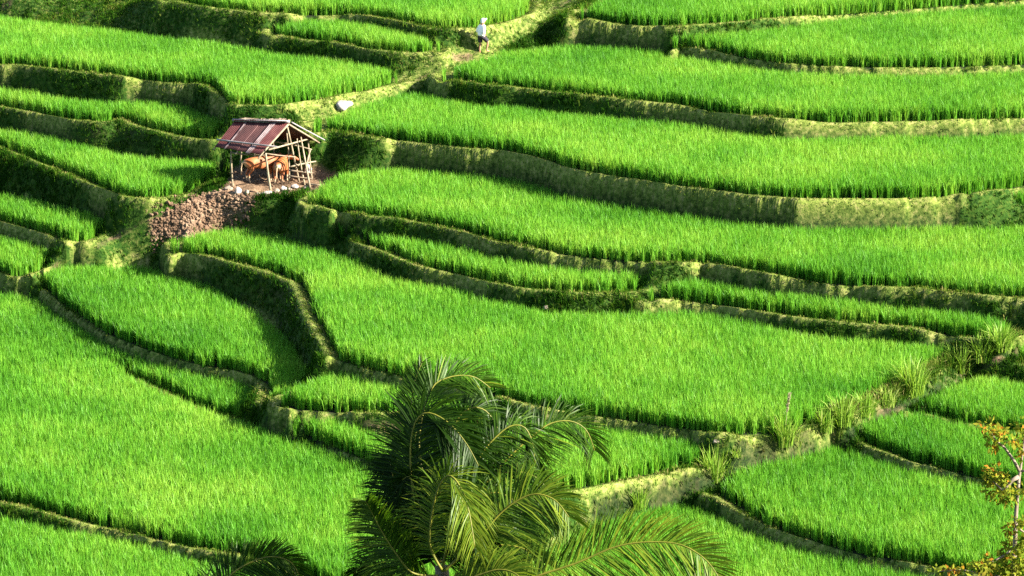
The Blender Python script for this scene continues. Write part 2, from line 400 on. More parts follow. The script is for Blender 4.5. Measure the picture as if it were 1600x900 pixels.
for i in order:
    zi = polys[i][1]
    b = (owner < 0) & (D[i] < 0.74 + 0.12 * bundn) & np.isnan(zfix)
    for j in order:
        if polys[j][1] > zi + 0.05:
            b &= D[j] > 1.2
    b &= blur(b.astype(float), 3) > 0.42
    zfix[b] = (zi + 0.20 * np.clip((D[i] - 0.05) / 0.3, 0, 1) - 1.2 * np.clip(D[i] - 0.58, 0, 1) ** 2)[b]
    bund |= b; bundD[b] = D[i][b]
for z, P in anch:
    m = inside(GX, GY, P) & np.isnan(zfix)
    zfix[m] = z
fixed = ~np.isnan(zfix)

# trodden lines with a height of their own
LINES = [
 (0.45, [(345,306,3.8),(310,318,3.5),(262,337,3.05),(220,352,2.65),(150,385,1.95),(110,402,1.6),(75,425,1.25),(40,436,1.0),(0,441,0.9),(-80,445,0.8)]),
 (0.7, [(860,20,7.9),(800,48,7.55),(755,83,7.15),(715,95,6.98),(680,112,6.72),(640,130,6.38),(590,150,6.12),(530,172,5.88),(480,190,5.68)]),
 (0.35, [(1600,548,2.2),(1500,592,1.9),(1440,622,1.75),(1400,642,1.55),(1300,690,1.25),(1180,728,1.0),(1080,768,.78),(1000,797,.6),(920,822,.45)]),
]
for w_, pl in LINES:
    W3 = np.array([on_z(u, v, z) for u, v, z in pl])
    for a, b in zip(W3[:-1], W3[1:]):
        vx, vy = b[0] - a[0], b[1] - a[1]
        t = np.clip(((GX - a[0]) * vx + (GY - a[1]) * vy) / (vx * vx + vy * vy), 0, 1)
        m = (np.hypot(GX - a[0] - t * vx, GY - a[1] - t * vy) < w_) & (owner < 0) & ~bund
        zfix[m] = (a[2] + (b[2] - a[2]) * t)[m]
fixed = ~np.isnan(zfix)
def relax(z, fx, zf, it):
    for _ in range(it):
        p = np.pad(z, 1, mode='edge')
        q = 0.25 * (p[:-2, 1:-1] + p[2:, 1:-1] + p[1:-1, :-2] + p[1:-1, 2:])
        z = np.where(fx, zf, q)
    return z
CF = 4
cy, cx = ny // CF, nx // CF
zc = zfix[:cy * CF, :cx * CF].reshape(cy, CF, cx, CF).transpose(0, 2, 1, 3).reshape(cy, cx, -1)
cnt = (~np.isnan(zc)).sum(-1)
zcm = np.where(cnt > 0, np.nansum(zc, -1) / np.maximum(cnt, 1), 0)
fc = cnt >= 8
yy = ys[:cy * CF].reshape(cy, CF).mean(1)
z0 = np.repeat(((yy - 115) / (177 - 115) * 8.5)[:, None], cx, 1)
z0 = relax(np.where(fc, zcm, z0), fc, zcm, 900)
Zg = np.zeros((ny, nx))
iy = np.clip(np.arange(ny) // CF, 0, cy - 1); ix = np.clip(np.arange(nx) // CF, 0, cx - 1)
Zg = z0[iy][:, ix]
zf = np.where(fixed, zfix, 0)
Zg = relax(np.where(fixed, zf, Zg), fixed, zf, 160)
mind = np.where(owner >= 0, 0, np.minimum(D.min(0).clip(0), 3))

def sample(A, x, y):
    fx = np.clip((np.asarray(x) - xs[0]) / GS, 0, nx - 1.001); fy = np.clip((np.asarray(y) - ys[0]) / GS, 0, ny - 1.001)
    i = fx.astype(int); j = fy.astype(int); a = fx - i; b = fy - j
    return (A[j, i] * (1 - a) + A[j, i + 1] * a) * (1 - b) + (A[j + 1, i] * (1 - a) + A[j + 1, i + 1] * a) * b

def on_ground(u, v):
    d = ray(u, v)
    t = np.arange(105, 205, 0.05)
    P = CAM[None] + t[:, None] * d[None]
    h = sample(Zg, P[:, 0], P[:, 1])
    k = np.argmax(P[:, 2] <= h)
    return P[k]

# the ditch along the diagonal path
DITCH = [(1590,540),(1535,566),(1470,601),(1385,647),(1330,673),(1265,697),(1180,729),(1110,750),(1050,777),(1000,792),(930,815)]
ditch_w = [on_ground(u, v)[:2] for u, v in DITCH]
dd = dist_line(GX, GY, ditch_w)
Zg -= np.where(owner < 0, 0.30 * np.exp(-(dd / 0.22) ** 2), 0)
for _ in range(5):                       # soften the staircase of the grid on the banks
    Zg = np.where((owner < 0) & ((bundD > 0.62) | (_ == 0)), blur(Zg, 1), Zg)
# lumps on the banks
lump = noise2(GX * 1.1, GY * 1.1, 5, 3) * 0.16 + noise2(GX * 3.1, GY * 3.1, 6, 3) * 0.11
Zg += np.where(owner < 0, lump * np.clip(mind / 0.6, 0, 1) * np.where(bund, 0.35, 1), 0)

UU, VV = project(GX, GY, Zg)
free = owner < 0
def zone(poly):
    return inside(UU, VV, poly) & free
PATHS = [
 ([(935,-40),(890,0),(850,22),(800,48),(755,80),(715,92),(680,112),(640,130),(590,150),(530,172),(480,190)], 0.85,
  'grassy footpath between the paddies that the person walks on'),
 ([(345,306),(310,318),(262,337),(220,352),(150,385),(110,402),(75,425),(40,436),(0,441),(-80,445)], 0.42,
  'trodden dirt trail from the soil heap to the left edge'),
 ([(1620,548),(1560,562),(1500,592),(1440,622),(1400,642),(1300,690),(1240,707),(1180,728),(1120,752),(1080,768)], 0.24,
  'pale dirt path along the diagonal ditch'),
]
pathd = []
for pts, w, lab in PATHS:
    pathd.append(dist_line(GX, GY, [on_ground(u, v)[:2] for u, v in pts]))
def pixd(pts):
    return dist_line(UU, VV * 1.0, pts)
ppx = [pixd(P[0]) for P in PATHS]
PW = [13, 7.5, 5]
MOUND = [(226,372),(240,352),(262,335),(300,312),(350,301),(388,306),(395,318),(376,340),(345,352),(330,364),(280,374)]
mound = zone(MOUND)
hutmud = zone([(340,300),(350,285),(362,262),(420,258),(500,258),(535,272),(505,294),(472,304),(430,308),(345,308)])
dry = np.where(bundD < 0.60, 0.78, 0.0)
for P in [[(895,800),(950,772),(1030,748),(1085,736),(1115,745),(1060,776),(1000,796),(890,840)],
          [(1110,690),(1190,685),(1265,695),(1240,705),(1120,730)], [(1320,650),(1400,610),(1420,620),(1380,648),(1300,690),(1270,690)],
          [(1290,455),(1430,455),(1480,472),(1310,468)], [(980,455),(1110,458),(1120,486),(900,482),(850,470)],
          [(660,55),(720,50),(890,0),(960,0),(900,25),(800,70),(720,100),(640,130),(560,160),(480,190),(380,180),(480,165)],
          [(1560,470),(1600,470),(1600,540),(1570,545)], [(0,0),(110,0),(110,15),(0,22)], [(290,10),(430,25),(440,40),(350,45)],
          [(240,320),(310,305),(230,345),(130,400),(100,400)], [(180,385),(260,385),(300,405),(200,400)], [(420,645),(620,648),(620,655),(430,672)], [(-120,-30),(440,0),(440,80),(300,64),(0,28),(-120,15)], [(100,402),(180,372),(250,335),(310,372),(275,402),(200,404),(130,408)]]:
    dry = np.maximum(dry, np.where(zone(P), 0.30, 0))
dry = np.maximum(dry, np.where((ppx[0] < 16) & free, 0.5, 0))
soil = np.where(mound, 1.0, 0.0)
soil = np.maximum(soil, np.where(hutmud, 0.85, 0))
soil = np.maximum(soil, np.where((ppx[1] < 4.5) & free, 0.72, 0))
soil = np.maximum(soil, np.where((ppx[2] < 4) & free, 0.95, 0))
for P in [[(428,654),(470,655),(465,676),(430,668)], [(560,654),(660,654),(670,700),(600,684),(556,668)], [(705,80),(735,82),(745,95),(700,98)],
          [(0,0),(25,0),(20,14),(0,14)], [(900,800),(960,790),(990,800),(900,835)], [(1370,636),(1400,630),(1395,645),(1350,655)]]:
    soil = np.maximum(soil, np.where(zone(P), 0.62, 0))
soil = np.maximum(soil, np.where((ppx[0] < 4) & free, 0.45, 0))
brown = np.full((ny, nx), 0.15)
for P in [[(640,225),(900,262),(1200,300),(1500,305),(1510,345),(1200,350),(900,305),(640,262)], [(0,165),(320,210),(340,255),(180,240),(0,200)],
          [(360,310),(520,335),(560,365),(380,365)], [(240,385),(470,440),(500,580),(440,560),(300,440)], [(1260,455),(1560,470),(1580,510),(1280,470)],
          [(860,55),(1000,60),(980,85),(850,80)], [(1066,192),(1600,186),(1600,210),(1066,205)]]:
    brown = np.maximum(brown, np.where(zone(P), 0.42, 0))
mud = np.where(owner >= 0, 1.0, np.where(dd < 0.12, 0.7, 0.0))
Zg += np.where(zone([(870,850),(900,788),(1040,740),(1100,722),(1118,745),(1000,797)]), 0.16 * noise2(GX * 1.6, GY * 1.6, 15, 3), 0)
dry, soil, brown = blur(dry, 1), blur(soil, 1), blur(brown, 6)
# the heap of dug soil and the trampled floor of the hut are rough
Zg += np.where(mound, 0.06 + 0.16 * noise2(GX * 2.2, GY * 2.2, 11, 3), 0)
Zg += np.where(hutmud, 0.05 * noise2(GX * 3, GY * 3, 12, 2), 0)

# skirt: the same sheet runs on to the valley, the hill behind and the slope the camera stands on
ex = np.array([4, 10, 20, 40, 80, 160, 320.])
axx = np.concatenate([(xs[0] - ex)[::-1], xs, xs[-1] + ex])
eyn = np.array([107, 104, 100, 95, 88, 80, 72, 65, 55, 45, 35, 25, 15, 5, -5, -20, -60, -200.])[::-1]
eyf = ys[-1] + np.array([2, 5, 10, 20, 40, 80, 160, 320, 700.])
ayy = np.concatenate([eyn, ys, eyf])
AX, AY = np.meshgrid(axx, ayy)
AZ = sample(Zg, AX, AY)
near = np.interp(AY, [-200, -60, 0, 20, 65, 95, 108], [70, 55, 36, 25, 6.5, -2.2, 0])
AZ = np.where(AY < 108, near + np.where(AY > 95, AZ * (AY - 95) / 13, 0), AZ)
AZ = np.where(AY > ys[-1], AZ + (AY - ys[-1]) * 0.16, AZ)
sl = slice(len(eyn), len(eyn) + ny), slice(len(ex), len(ex) + nx)
def ext(a, fill):
    o = np.full(AX.shape, fill, dtype=float); o[sl] = a; return o
GV = np.stack([AX, AY, AZ], -1).reshape(-1, 3)
idx = np.arange(AX.size).reshape(AX.shape)
quads = np.stack([idx[:-1, :-1], idx[:-1, 1:], idx[1:, 1:], idx[1:, :-1]], -1).reshape(-1, 4)
attrs = {'dry': ext(dry, 0.2).ravel(), 'soil': ext(soil, 0).ravel(), 'brown': ext(brown, 0.2).ravel(), 'mud': ext(mud, 0).ravel()}
cls = np.zeros((ny, nx), int)
for k, (pts, w, lab) in enumerate(PATHS):
    cls[(ppx[k] < PW[k]) & free & ~mound & ~hutmud] = k + 1
cls[mound] = 4
qc = ext(cls, 0)[:-1, :-1].reshape(-1)
def sub_mesh(name, sel):
    q = quads[sel]
    used, inv = np.unique(q.ravel(), return_inverse=True)
    return np_mesh(name, GV[used], inv.reshape(-1, 4), None, {k: a[used] for k, a in attrs.items()})
tag(link('ground', sub_mesh('ground', qc == 0), M['ground'], smooth=True), 'terraced hillside with grassy banks and bunds between the rice paddies', 'ground', kind='structure')
for k, (pts, w, lab) in enumerate(PATHS):
    tag(link('path', sub_mesh('path', qc == k + 1), M['ground'], smooth=True), lab, 'path', kind='structure')
tag(link('soil_bank', sub_mesh('soil_bank', qc == 4), M['ground'], smooth=True), 'heap of dug brown soil spilling down in front of the hut', 'soil', kind='structure')

# ------------------------------------------------------------------ blades of rice and grass
def blade_mesh(name, base, h, w, az, lean, var, twist=None):
    n = len(base)
    d = np.stack([np.cos(az), np.sin(az), np.zeros(n)], 1)
    ta = az + np.pi / 2 + (rng.normal(0, 0.6, n) if twist is None else twist)
    s = np.stack([np.cos(ta), np.sin(ta), np.zeros(n)], 1) * (w / 2)[:, None]
    up = np.zeros((n, 3)); up[:, 2] = 1
    hh = h[:, None]; ll = lean[:, None]
    mid = base + d * ll * hh * 0.33 + up * hh * 0.62
    tip = base + d * ll * hh + up * hh * np.clip(1 - 0.38 * ll * ll, 0.35, 1)
    V = np.stack([base - s * 0.8, base + s * 0.8, mid - s, mid + s, tip], 1).reshape(-1, 3)
    o = (np.arange(n) * 5)[:, None]
    q = o + np.array([[0, 1, 3, 2]]); t = o + np.array([[2, 3, 4]])
    return np_mesh(name, V, q, t, {'var': np.repeat(var, 5)})

def owner_at(x, y):
    i = np.clip(np.rint((x - xs[0]) / GS).astype(int), 0, nx - 1); j = np.clip(np.rint((y - ys[0]) / GS).astype(int), 0, ny - 1)
    return j, i

SP = 0.155
NB = 21
for k, (nm, z, lab, P) in enumerate(polys):
    gx = np.arange(max(P[:, 0].min(), xs[0]), min(P[:, 0].max(), xs[-1]), SP)
    gy = np.arange(max(P[:, 1].min(), ys[0]), min(P[:, 1].max(), ys[-1]), SP)
    if len(gx) == 0 or len(gy) == 0: continue
    x, y = [a.ravel() for a in np.meshgrid(gx, gy)]
    x = x + rng.uniform(-0.075, 0.075, x.size); y = y + rng.uniform(-0.075, 0.075, y.size)
    j, i = owner_at(x, y)
    m = (owner[j, i] == k) & (D[k][j, i] < -0.04) & ((D[k][j, i] < -0.35) | (rng.uniform(0, 1, x.size) < .88)) & (rng.uniform(0, 1, x.size) < .98)
    x, y = x[m], y[m]; n = x.size
    if n == 0: continue
    edge = np.clip(-D[k][j, i][m] / 0.5, 0, 1)
    hc = (0.73 + 0.07 * noise2(x * 0.35, y * 0.35, 21, 2) + rng.normal(0, 0.04, n)) * (0.9 + 0.10 * edge)
    vc = np.clip(0.5 + 0.22 * noise2(x * 0.25, y * 0.25, 31 + k, 2) + rng.normal(0, 0.11, n) + rng.normal(0, .05), 0, 1)
    b = np.repeat(np.stack([x, y, np.full(n, z - 0.02)], 1), NB, 0)
    b[:, :2] += rng.normal(0, 0.035, (n * NB, 2))
    h = np.repeat(hc, NB) * rng.uniform(0.72, 1.12, n * NB)
    low = np.tile(np.arange(NB) >= 14, n)          # the dense lower leaves of each hill of rice
    h = np.where(low, h * 0.6, h)
    az = rng.uniform(0, 2 * np.pi, n * NB)
    lean = np.abs(rng.normal(0.16, 0.14, n * NB))
    w = rng.uniform(0.016, 0.028, n * NB)
    v = np.clip(np.repeat(vc, NB) + rng.normal(0, 0.09, n * NB), 0, 1)
    o = link('rice_crop', blade_mesh('rice_crop', b, h, w, az, lean, v), M['rice'])
    tag(o, lab, 'rice paddy', 'rice paddies on the terraces', 'stuff')

# short grass of bunds, banks and paths
n = 900000
x = rng.uniform(xs[0], xs[-1], n); y = rng.uniform(ys[0], ys[-1], n)
j, i = owner_at(x, y)
m = free[j, i] & (rng.uniform(0, 1, n) < np.clip(1.05 - soil[j, i] * 1.25, 0.0, 1))
x, y, j, i = x[m], y[m], j[m], i[m]
zz = sample(Zg, x, y)
u, v = project(x, y, zz)
m = (u > -120) & (u < 1720) & (v > -60) & (v < 960)
x, y, zz, j, i = x[m], y[m], zz[m], j[m], i[m]
n = x.size
dr = dry[j, i]
lush = noise2(x * 0.8, y * 0.8, 41, 3)
NT = 4
pd_ = np.minimum(np.minimum(ppx[1][j, i] / 16, ppx[2][j, i] / 12), ppx[0][j, i] / 30)
longg = np.where(zone([(1200,692),(1420,588),(1590,525),(1592,558),(1400,638),(1240,704)]), 2.2, 1.0)
short = np.where(zone([(100,402),(180,372),(250,335),(310,372),(275,402),(200,404),(130,408)]), .35, np.where(zone([(-120,-30),(440,0),(440,80),(300,64),(0,28),(-120,15)]), .55, np.where(zone([(1480,300),(1640,290),(1640,350),(1480,350)]), .45, np.where(zone([(490,200),(560,215),(560,262),(490,262)]), .6, np.where(zone([(985,425),(1060,425),(1050,475),(985,470)]), .4, 1.0)))))
minh = np.where(zone([(870,850),(900,788),(1040,740),(1100,722),(1118,745),(1000,797)]), .13, np.where(zone([(1110,690),(1190,682),(1275,690),(1250,712),(1120,738)]), .10, 0.0))
hh = np.clip(np.maximum(minh[j, i] * (1 + .8 * lush), short[j, i] * np.clip(pd_, .2, 1) * (longg[j, i] * (0.23 + 0.14 * lush) * (1 - .45 * np.clip(brown[j, i] - .15, 0, .4) / .4) - 0.16 * (bundD[j, i] < .62) - 0.06 * dr)) + rng.normal(0, 0.04, n), 0.035, 0.55)
va = np.clip(0.13 + 0.62 * dr + 0.12 * brown[j, i] + 0.30 * noise2(x * 1.7, y * 1.7, 43, 3) + 0.22 * noise2(x * 5.3, y * 5.3, 44, 2) * (1 - bund[j, i]) + rng.normal(0, 0.15, n), 0, 1)
b = np.repeat(np.stack([x, y, zz - 0.01], 1), NT, 0); b[:, :2] += rng.normal(0, 0.05, (n * NT, 2))
o = link('grass', blade_mesh('grass', b, np.repeat(hh, NT) * rng.uniform(0.6, 1.3, n * NT), rng.uniform(0.014, 0.032, n * NT), rng.uniform(0, 6.283, n * NT),
         np.abs(rng.normal(0.5, 0.3, n * NT)), np.clip(np.repeat(va, NT) + rng.normal(0, 0.1, n * NT), 0, 1)), M['bank_grass'])
tag(o, 'short wild grass covering the bunds, banks and paths', 'grass', kind='stuff')

#@@OBJ0@@
# ------------------------------------------------------------------ mesh pieces
def tube(bm, pts, radii, seg=8, cap=True):
    """round tube along points"""
    pts = [Vector(p) for p in pts]
    rings = []
    n = len(pts)
    prev = None
    for k in range(n):
        t = (pts[min(k + 1, n - 1)] - pts[max(k - 1, 0)]).normalized()
        if prev is None:
            a = t.orthogonal().normalized()
        else:
            a = (prev - t * prev.dot(t)).normalized()
        prev = a
        b = t.cross(a)
        r = radii[k] if hasattr(radii, '__len__') else radii
        rings.append([bm.verts.new(pts[k] + (a * math.cos(2 * math.pi * j / seg) + b * math.sin(2 * math.pi * j / seg)) * r) for j in range(seg)])
    for k in range(n - 1):
        for j in range(seg):
            bm.faces.new((rings[k][j], rings[k][(j + 1) % seg], rings[k + 1][(j + 1) % seg], rings[k + 1][j]))
    if cap:
        bm.faces.new(rings[0][::-1]); bm.faces.new(rings[-1])

def bm_obj(name, bm, mat, parent=None, smooth=True):
    me = bpy.data.meshes.new(name)
    bm.normal_update(); bm.to_mesh(me); bm.free()
    return link(name, me, mat, parent, smooth)

def pole(name, a, b, r, mat, parent, bend=0.02):
    a, b = Vector(a), Vector(b)
    pts = []
    off = Vector((random.uniform(-1, 1), random.uniform(-1, 1), random.uniform(-.4, .4))) * bend
    for k in range(6):
        t = k / 5
        pts.append(a.lerp(b, t) + off * math.sin(math.pi * t))
    bm = bmesh.new()
    tube(bm, pts, [r * (1.1 - 0.22 * k / 5) for k in range(6)], 8)
    return bm_obj(name, bm, mat, parent)

def skin_obj(name, verts, edges, mat, parent=None, root=0, levels=2):
    """one continuous body grown over a skeleton (Skin + Subdivision, evaluated to a plain mesh)"""
    me = bpy.data.meshes.new(name + '_skeleton')
    me.from_pydata([v[:3] for v in verts], edges, [])
    o = bpy.data.objects.new(name + '_skeleton', me); COL.objects.link(o)
    sk = o.modifiers.new('s', 'SKIN'); sk.use_smooth_shade = True
    ss = o.modifiers.new('d', 'SUBSURF'); ss.levels = levels; ss.render_levels = levels
    for k, v in enumerate(verts):
        r = v[3] if len(v) > 3 else 0.05
        r2 = v[4] if len(v) > 4 else r
        me.skin_vertices[0].data[k].radius = (r, r2)
        me.skin_vertices[0].data[k].use_root = (k == root)
    dg = bpy.context.evaluated_depsgraph_get()
    m2 = bpy.data.meshes.new_from_object(o.evaluated_get(dg))
    m2.name = name
    bpy.data.objects.remove(o); bpy.data.meshes.remove(me)
    m2.materials.clear()
    return link(name, m2, mat, parent, True)

def blob(name, loc, size, mat, seed, parent=None, sub=3, rough=0.22):
    """an irregular stone"""
    bm = bmesh.new(); bmesh.ops.create_icosphere(bm, subdivisions=sub, radius=1)
    r = random.Random(seed)
    cuts = [(Vector((r.uniform(-1, 1), r.uniform(-1, 1), r.uniform(-1, 1))).normalized(), r.uniform(0.55, 0.85)) for _ in range(9)]
    ph = [r.uniform(0, 6) for _ in range(6)]
    for v in bm.verts:
        p = v.co.copy()
        for n_, d_ in cuts:
            e = p.dot(n_) - d_
            if e > 0: p -= n_ * e * 0.85
        p *= 1 + rough * 0.4 * (math.sin(p.x * 3 + ph[0]) * math.sin(p.y * 3.3 + ph[1]) + 0.5 * math.sin(p.z * 6 + ph[2]) * math.sin(p.x * 7 + ph[3]))
        v.co = Vector((p.x * size[0], p.y * size[1], p.z * size[2]))
    o = bm_obj(name, bm, mat, parent, True)
    o.location = loc; o.rotation_euler = (0, 0, r.uniform(0, 6))
    return o

def gz(x, y):
    return float(sample(Zg, np.array([x]), np.array([y]))[0])

# ------------------------------------------------------------------ the cattle shelter
HZ = 3.9
PX = 34.0                           # pixels to a metre of height at the shelter
def hp(u, vf, h):                   # point h metres above the floor point seen at (u, vf)
    p = on_z(u, vf, HZ)
    return Vector((p[0], p[1], HZ + h))
def hpv(u, v, vf):                  # the point over floor row vf that is seen at (u, v)
    return hp(u, vf, (vf - v) / PX)
def foot(u, v):
    p = on_z(u, v, HZ)
    return Vector((p[0], p[1], gz(p[0], p[1]) - 0.12))

org = hp(420, 286, 0)
hut = empty('cattle_shelter', org)
tag(hut, 'open cattle shelter of crooked poles with a rusty red sheet roof', 'shelter')
def to_hut(o):
    o.parent = hut; o.matrix_parent_inverse = Matrix.Translation(-org); return o

rl, rr = hpv(368, 197, 286), hpv(452, 200.5, 293.5)        # ridge, far left end and near right end
el, er = hpv(335.5, 235.5, 292), hpv(406, 249, 305)        # left eave
fr = hpv(498, 224.5, 280); fl = fr + (rl - rr)              # right eave
def sheet(name, a, b, c, d, mat, t0, t1, s0=0.0, s1=1.0, lift=0.0, amp=0.012, per=0.076, thick=0.012, jag=0.0):
    """corrugated sheet on the plane a(ridge0) b(ridge1) c(eave1) d(eave0); t along the ridge, s down the slope"""
    W_ = (b - a).length * (t1 - t0); n = max(6, int(W_ / per * 6)); ms = 7
    nrm = (b - a).cross(d - a).normalized()
    if nrm.z < 0: nrm = -nrm
    bm = bmesh.new(); top = []; bot = []
    for i in range(n + 1):
        t = t0 + (t1 - t0) * i / n
        e = jag * (math.sin(i * 1.7) + math.sin(i * 0.6))
        rt, rb = [], []
        for k in range(ms + 1):
            s = s0 + (s1 - s0) * k / ms + (e if k == ms else 0)
            p = a.lerp(b, t).lerp(d.lerp(c, t), s)
            w = amp * math.sin(2 * math.pi * i * W_ / n / per) - 0.015 * math.sin(math.pi * s) + lift + 0.006 * math.sin(5 * s + 9 * t)
            rt.append(bm.verts.new(p + nrm * (w + thick))); rb.append(bm.verts.new(p + nrm * w))
        top.append(rt); bot.append(rb)
    for i in range(n):
        for k in range(ms):
            bm.faces.new((top[i][k], top[i + 1][k], top[i + 1][k + 1], top[i][k + 1]))
            bm.faces.new((bot[i][k], bot[i][k + 1], bot[i + 1][k + 1], bot[i + 1][k]))
        bm.faces.new((top[i][0], bot[i][0], bot[i + 1][0], top[i + 1][0]))
        bm.faces.new((top[i][ms], top[i + 1][ms], bot[i + 1][ms], bot[i][ms]))
    for k in range(ms):
        bm.faces.new((top[0][k], top[0][k + 1], bot[0][k + 1], bot[0][k]))
        bm.faces.new((top[n][k], bot[n][k], bot[n][k + 1], top[n][k + 1]))
    bmesh.ops.recalc_face_normals(bm, faces=bm.faces)
    return to_hut(bm_obj(name, bm, mat, None, True))
for t0, t1, mt, lf in [(0.0, 0.245, 'rust', 0.0), (0.235, 0.50, 'rust_dark', 0.016), (0.49, 0.75, 'rust_dark', 0.0), (0.77, 1.0, 'rust', 0.016)]:
    sheet('roof_sheet', rl, rr, er, el, M[mt], t0, t1, 0.0, 0.97, lf)
for t0, t1 in [(0.225, 0.262), (0.70, 0.80)]:
    to_hut(sheet('roof_strip', rl, rr, er, el, M['pale_sheet'], t0, t1, 0.02, 1.0, 0.036, per=0.076))['label'] = 'pale weathered strip between the red sheets'
for t0, t1, lf in [(0.02, 0.34, 0.0), (0.33, 0.67, 0.016), (0.66, 1.0, 0.0)]:
    sheet('roof_sheet', rl, rr, fr, fl, M['rust_dark'], t0, t1, -0.07, 1.0, lf, jag=0.01)
bm = bmesh.new()
up = Vector((0, 0, 0.05))
tube(bm, [rl + (rl - rr) * 0.03 + up, rl.lerp(rr, .33) + up * .7, rl.lerp(rr, .66) + up, rr + (rr - rl) * 0.02 + up], 0.06, 8)
to_hut(bm_obj('ridge_pole', bm, M['pole_grey']))
bm = bmesh.new()
for k in range(13):                              # broken tiles and sheet ends laid over the ridge
    t = 0.10 + 0.86 * k / 12
    p = rl.lerp(rr, t) + Vector((0.06, 0.10, 0.10))
    v = bmesh.ops.create_cube(bm, size=1)['verts']
    bmesh.ops.scale(bm, vec=(0.15, 0.20, 0.035), verts=v)
    bmesh.ops.rotate(bm, cent=(0, 0, 0), matrix=Matrix.Rotation(random.uniform(-.4, .4), 3, 'X') @ Matrix.Rotation(random.uniform(-.6, .6), 3, 'Z'), verts=v)
    bmesh.ops.translate(bm, vec=p, verts=v)
to_hut(bm_obj('ridge_cover', bm, M['pole_dark'], None, False))
def P_(name, a, b, r, mt='pole', bend=0.03):
    return to_hut(pole(name, a, b, r * .82, M[mt], None, bend * 1.5))
# posts: (foot pixel) -> (top pixel over its floor row)
for (u, v), (ut, vt), vf, r in [((424, 302), (416, 245), 303, .058), ((468, 286), (450, 205), 293, .052), ((486, 298), (471, 220), 288, .046),
                                ((477, 291), (465, 222), 288, .040), ((488, 284), (482, 222), 281, .042), ((364, 294), (362, 240), 293, .045),
                                ((376, 268), (379, 228), 270, .045), ((452, 289), (449, 212), 290, .038), ((429, 272), (427, 222), 274, .042),
                                ((398, 267), (397, 232), 268, .04)]:
    P_('post', foot(u, v), hpv(ut, vt, vf), r)
for a, b, r in [((486, 237, 286), (480, 268, 291), .038), ((465, 262, 289), (473, 254, 287), .035)]:
    P_('brace', hpv(*a), hpv(*b), r)
for a, b, r, mt in [((421, 240, 303), (488, 220.5, 281), .042, 'pole'), ((431, 226, 285), (488, 238, 288), .04, 'pole'), ((416, 245, 300), (462, 249, 292), .035, 'pole_dark'),
                    ((454, 263, 290), (494, 254.5, 284), .042, 'pole'), ((452, 268, 291), (489, 272, 290), .04, 'pole_dark'), ((452, 276, 291), (488, 280, 290), .036, 'pole_dark'),
                    ((362, 243, 293), (416, 248, 302), .04, 'pole_dark'), ((376, 236, 268), (430, 232, 272), .04, 'pole_dark')]:
    P_('rail', hpv(*a), hpv(*b), r, mt)
P_('rail', foot(472, 289) + Vector((0, 0, .16)), foot(500, 295) + Vector((0, 0, .16)), .05)
for a, b, r in [(rr, er, .045), (rr, fr, .045), (rr.lerp(rl, .5), er.lerp(el, .5), .035), (rl, el, .04), (rl, fl, .04)]:
    dn = Vector((0, 0, -0.055))
    ext_ = (b - a) * 0.04
    P_('rafter', a + dn - ext_ * .3, b + dn + ext_, r, 'pole', 0.01)
P_('purlin', hpv(457, 199, 290), hpv(508, 223, 279), .036, 'pole_grey', 0.01)
q0 = rl.lerp(el, .80); q1 = rr.lerp(er, .76)
P_('roof_weight_pole', q0 + (q0 - q1) * .02 + Vector((0, 0, .11)), q1 + (q1 - q0) * .22 + Vector((0, 0, .10)), .042, 'pole_grey', 0.01)['label'] = 'grey pole laid across the red sheets'

sack = blob('feed_sack', Vector((*on_z(482, 281, HZ)[:2], HZ + 0.42)), (.17, .15, .27), M['sack'], 5, rough=.3)
tag(sack, 'small white sack propped between the rails at the right end of the shelter', 'sack')

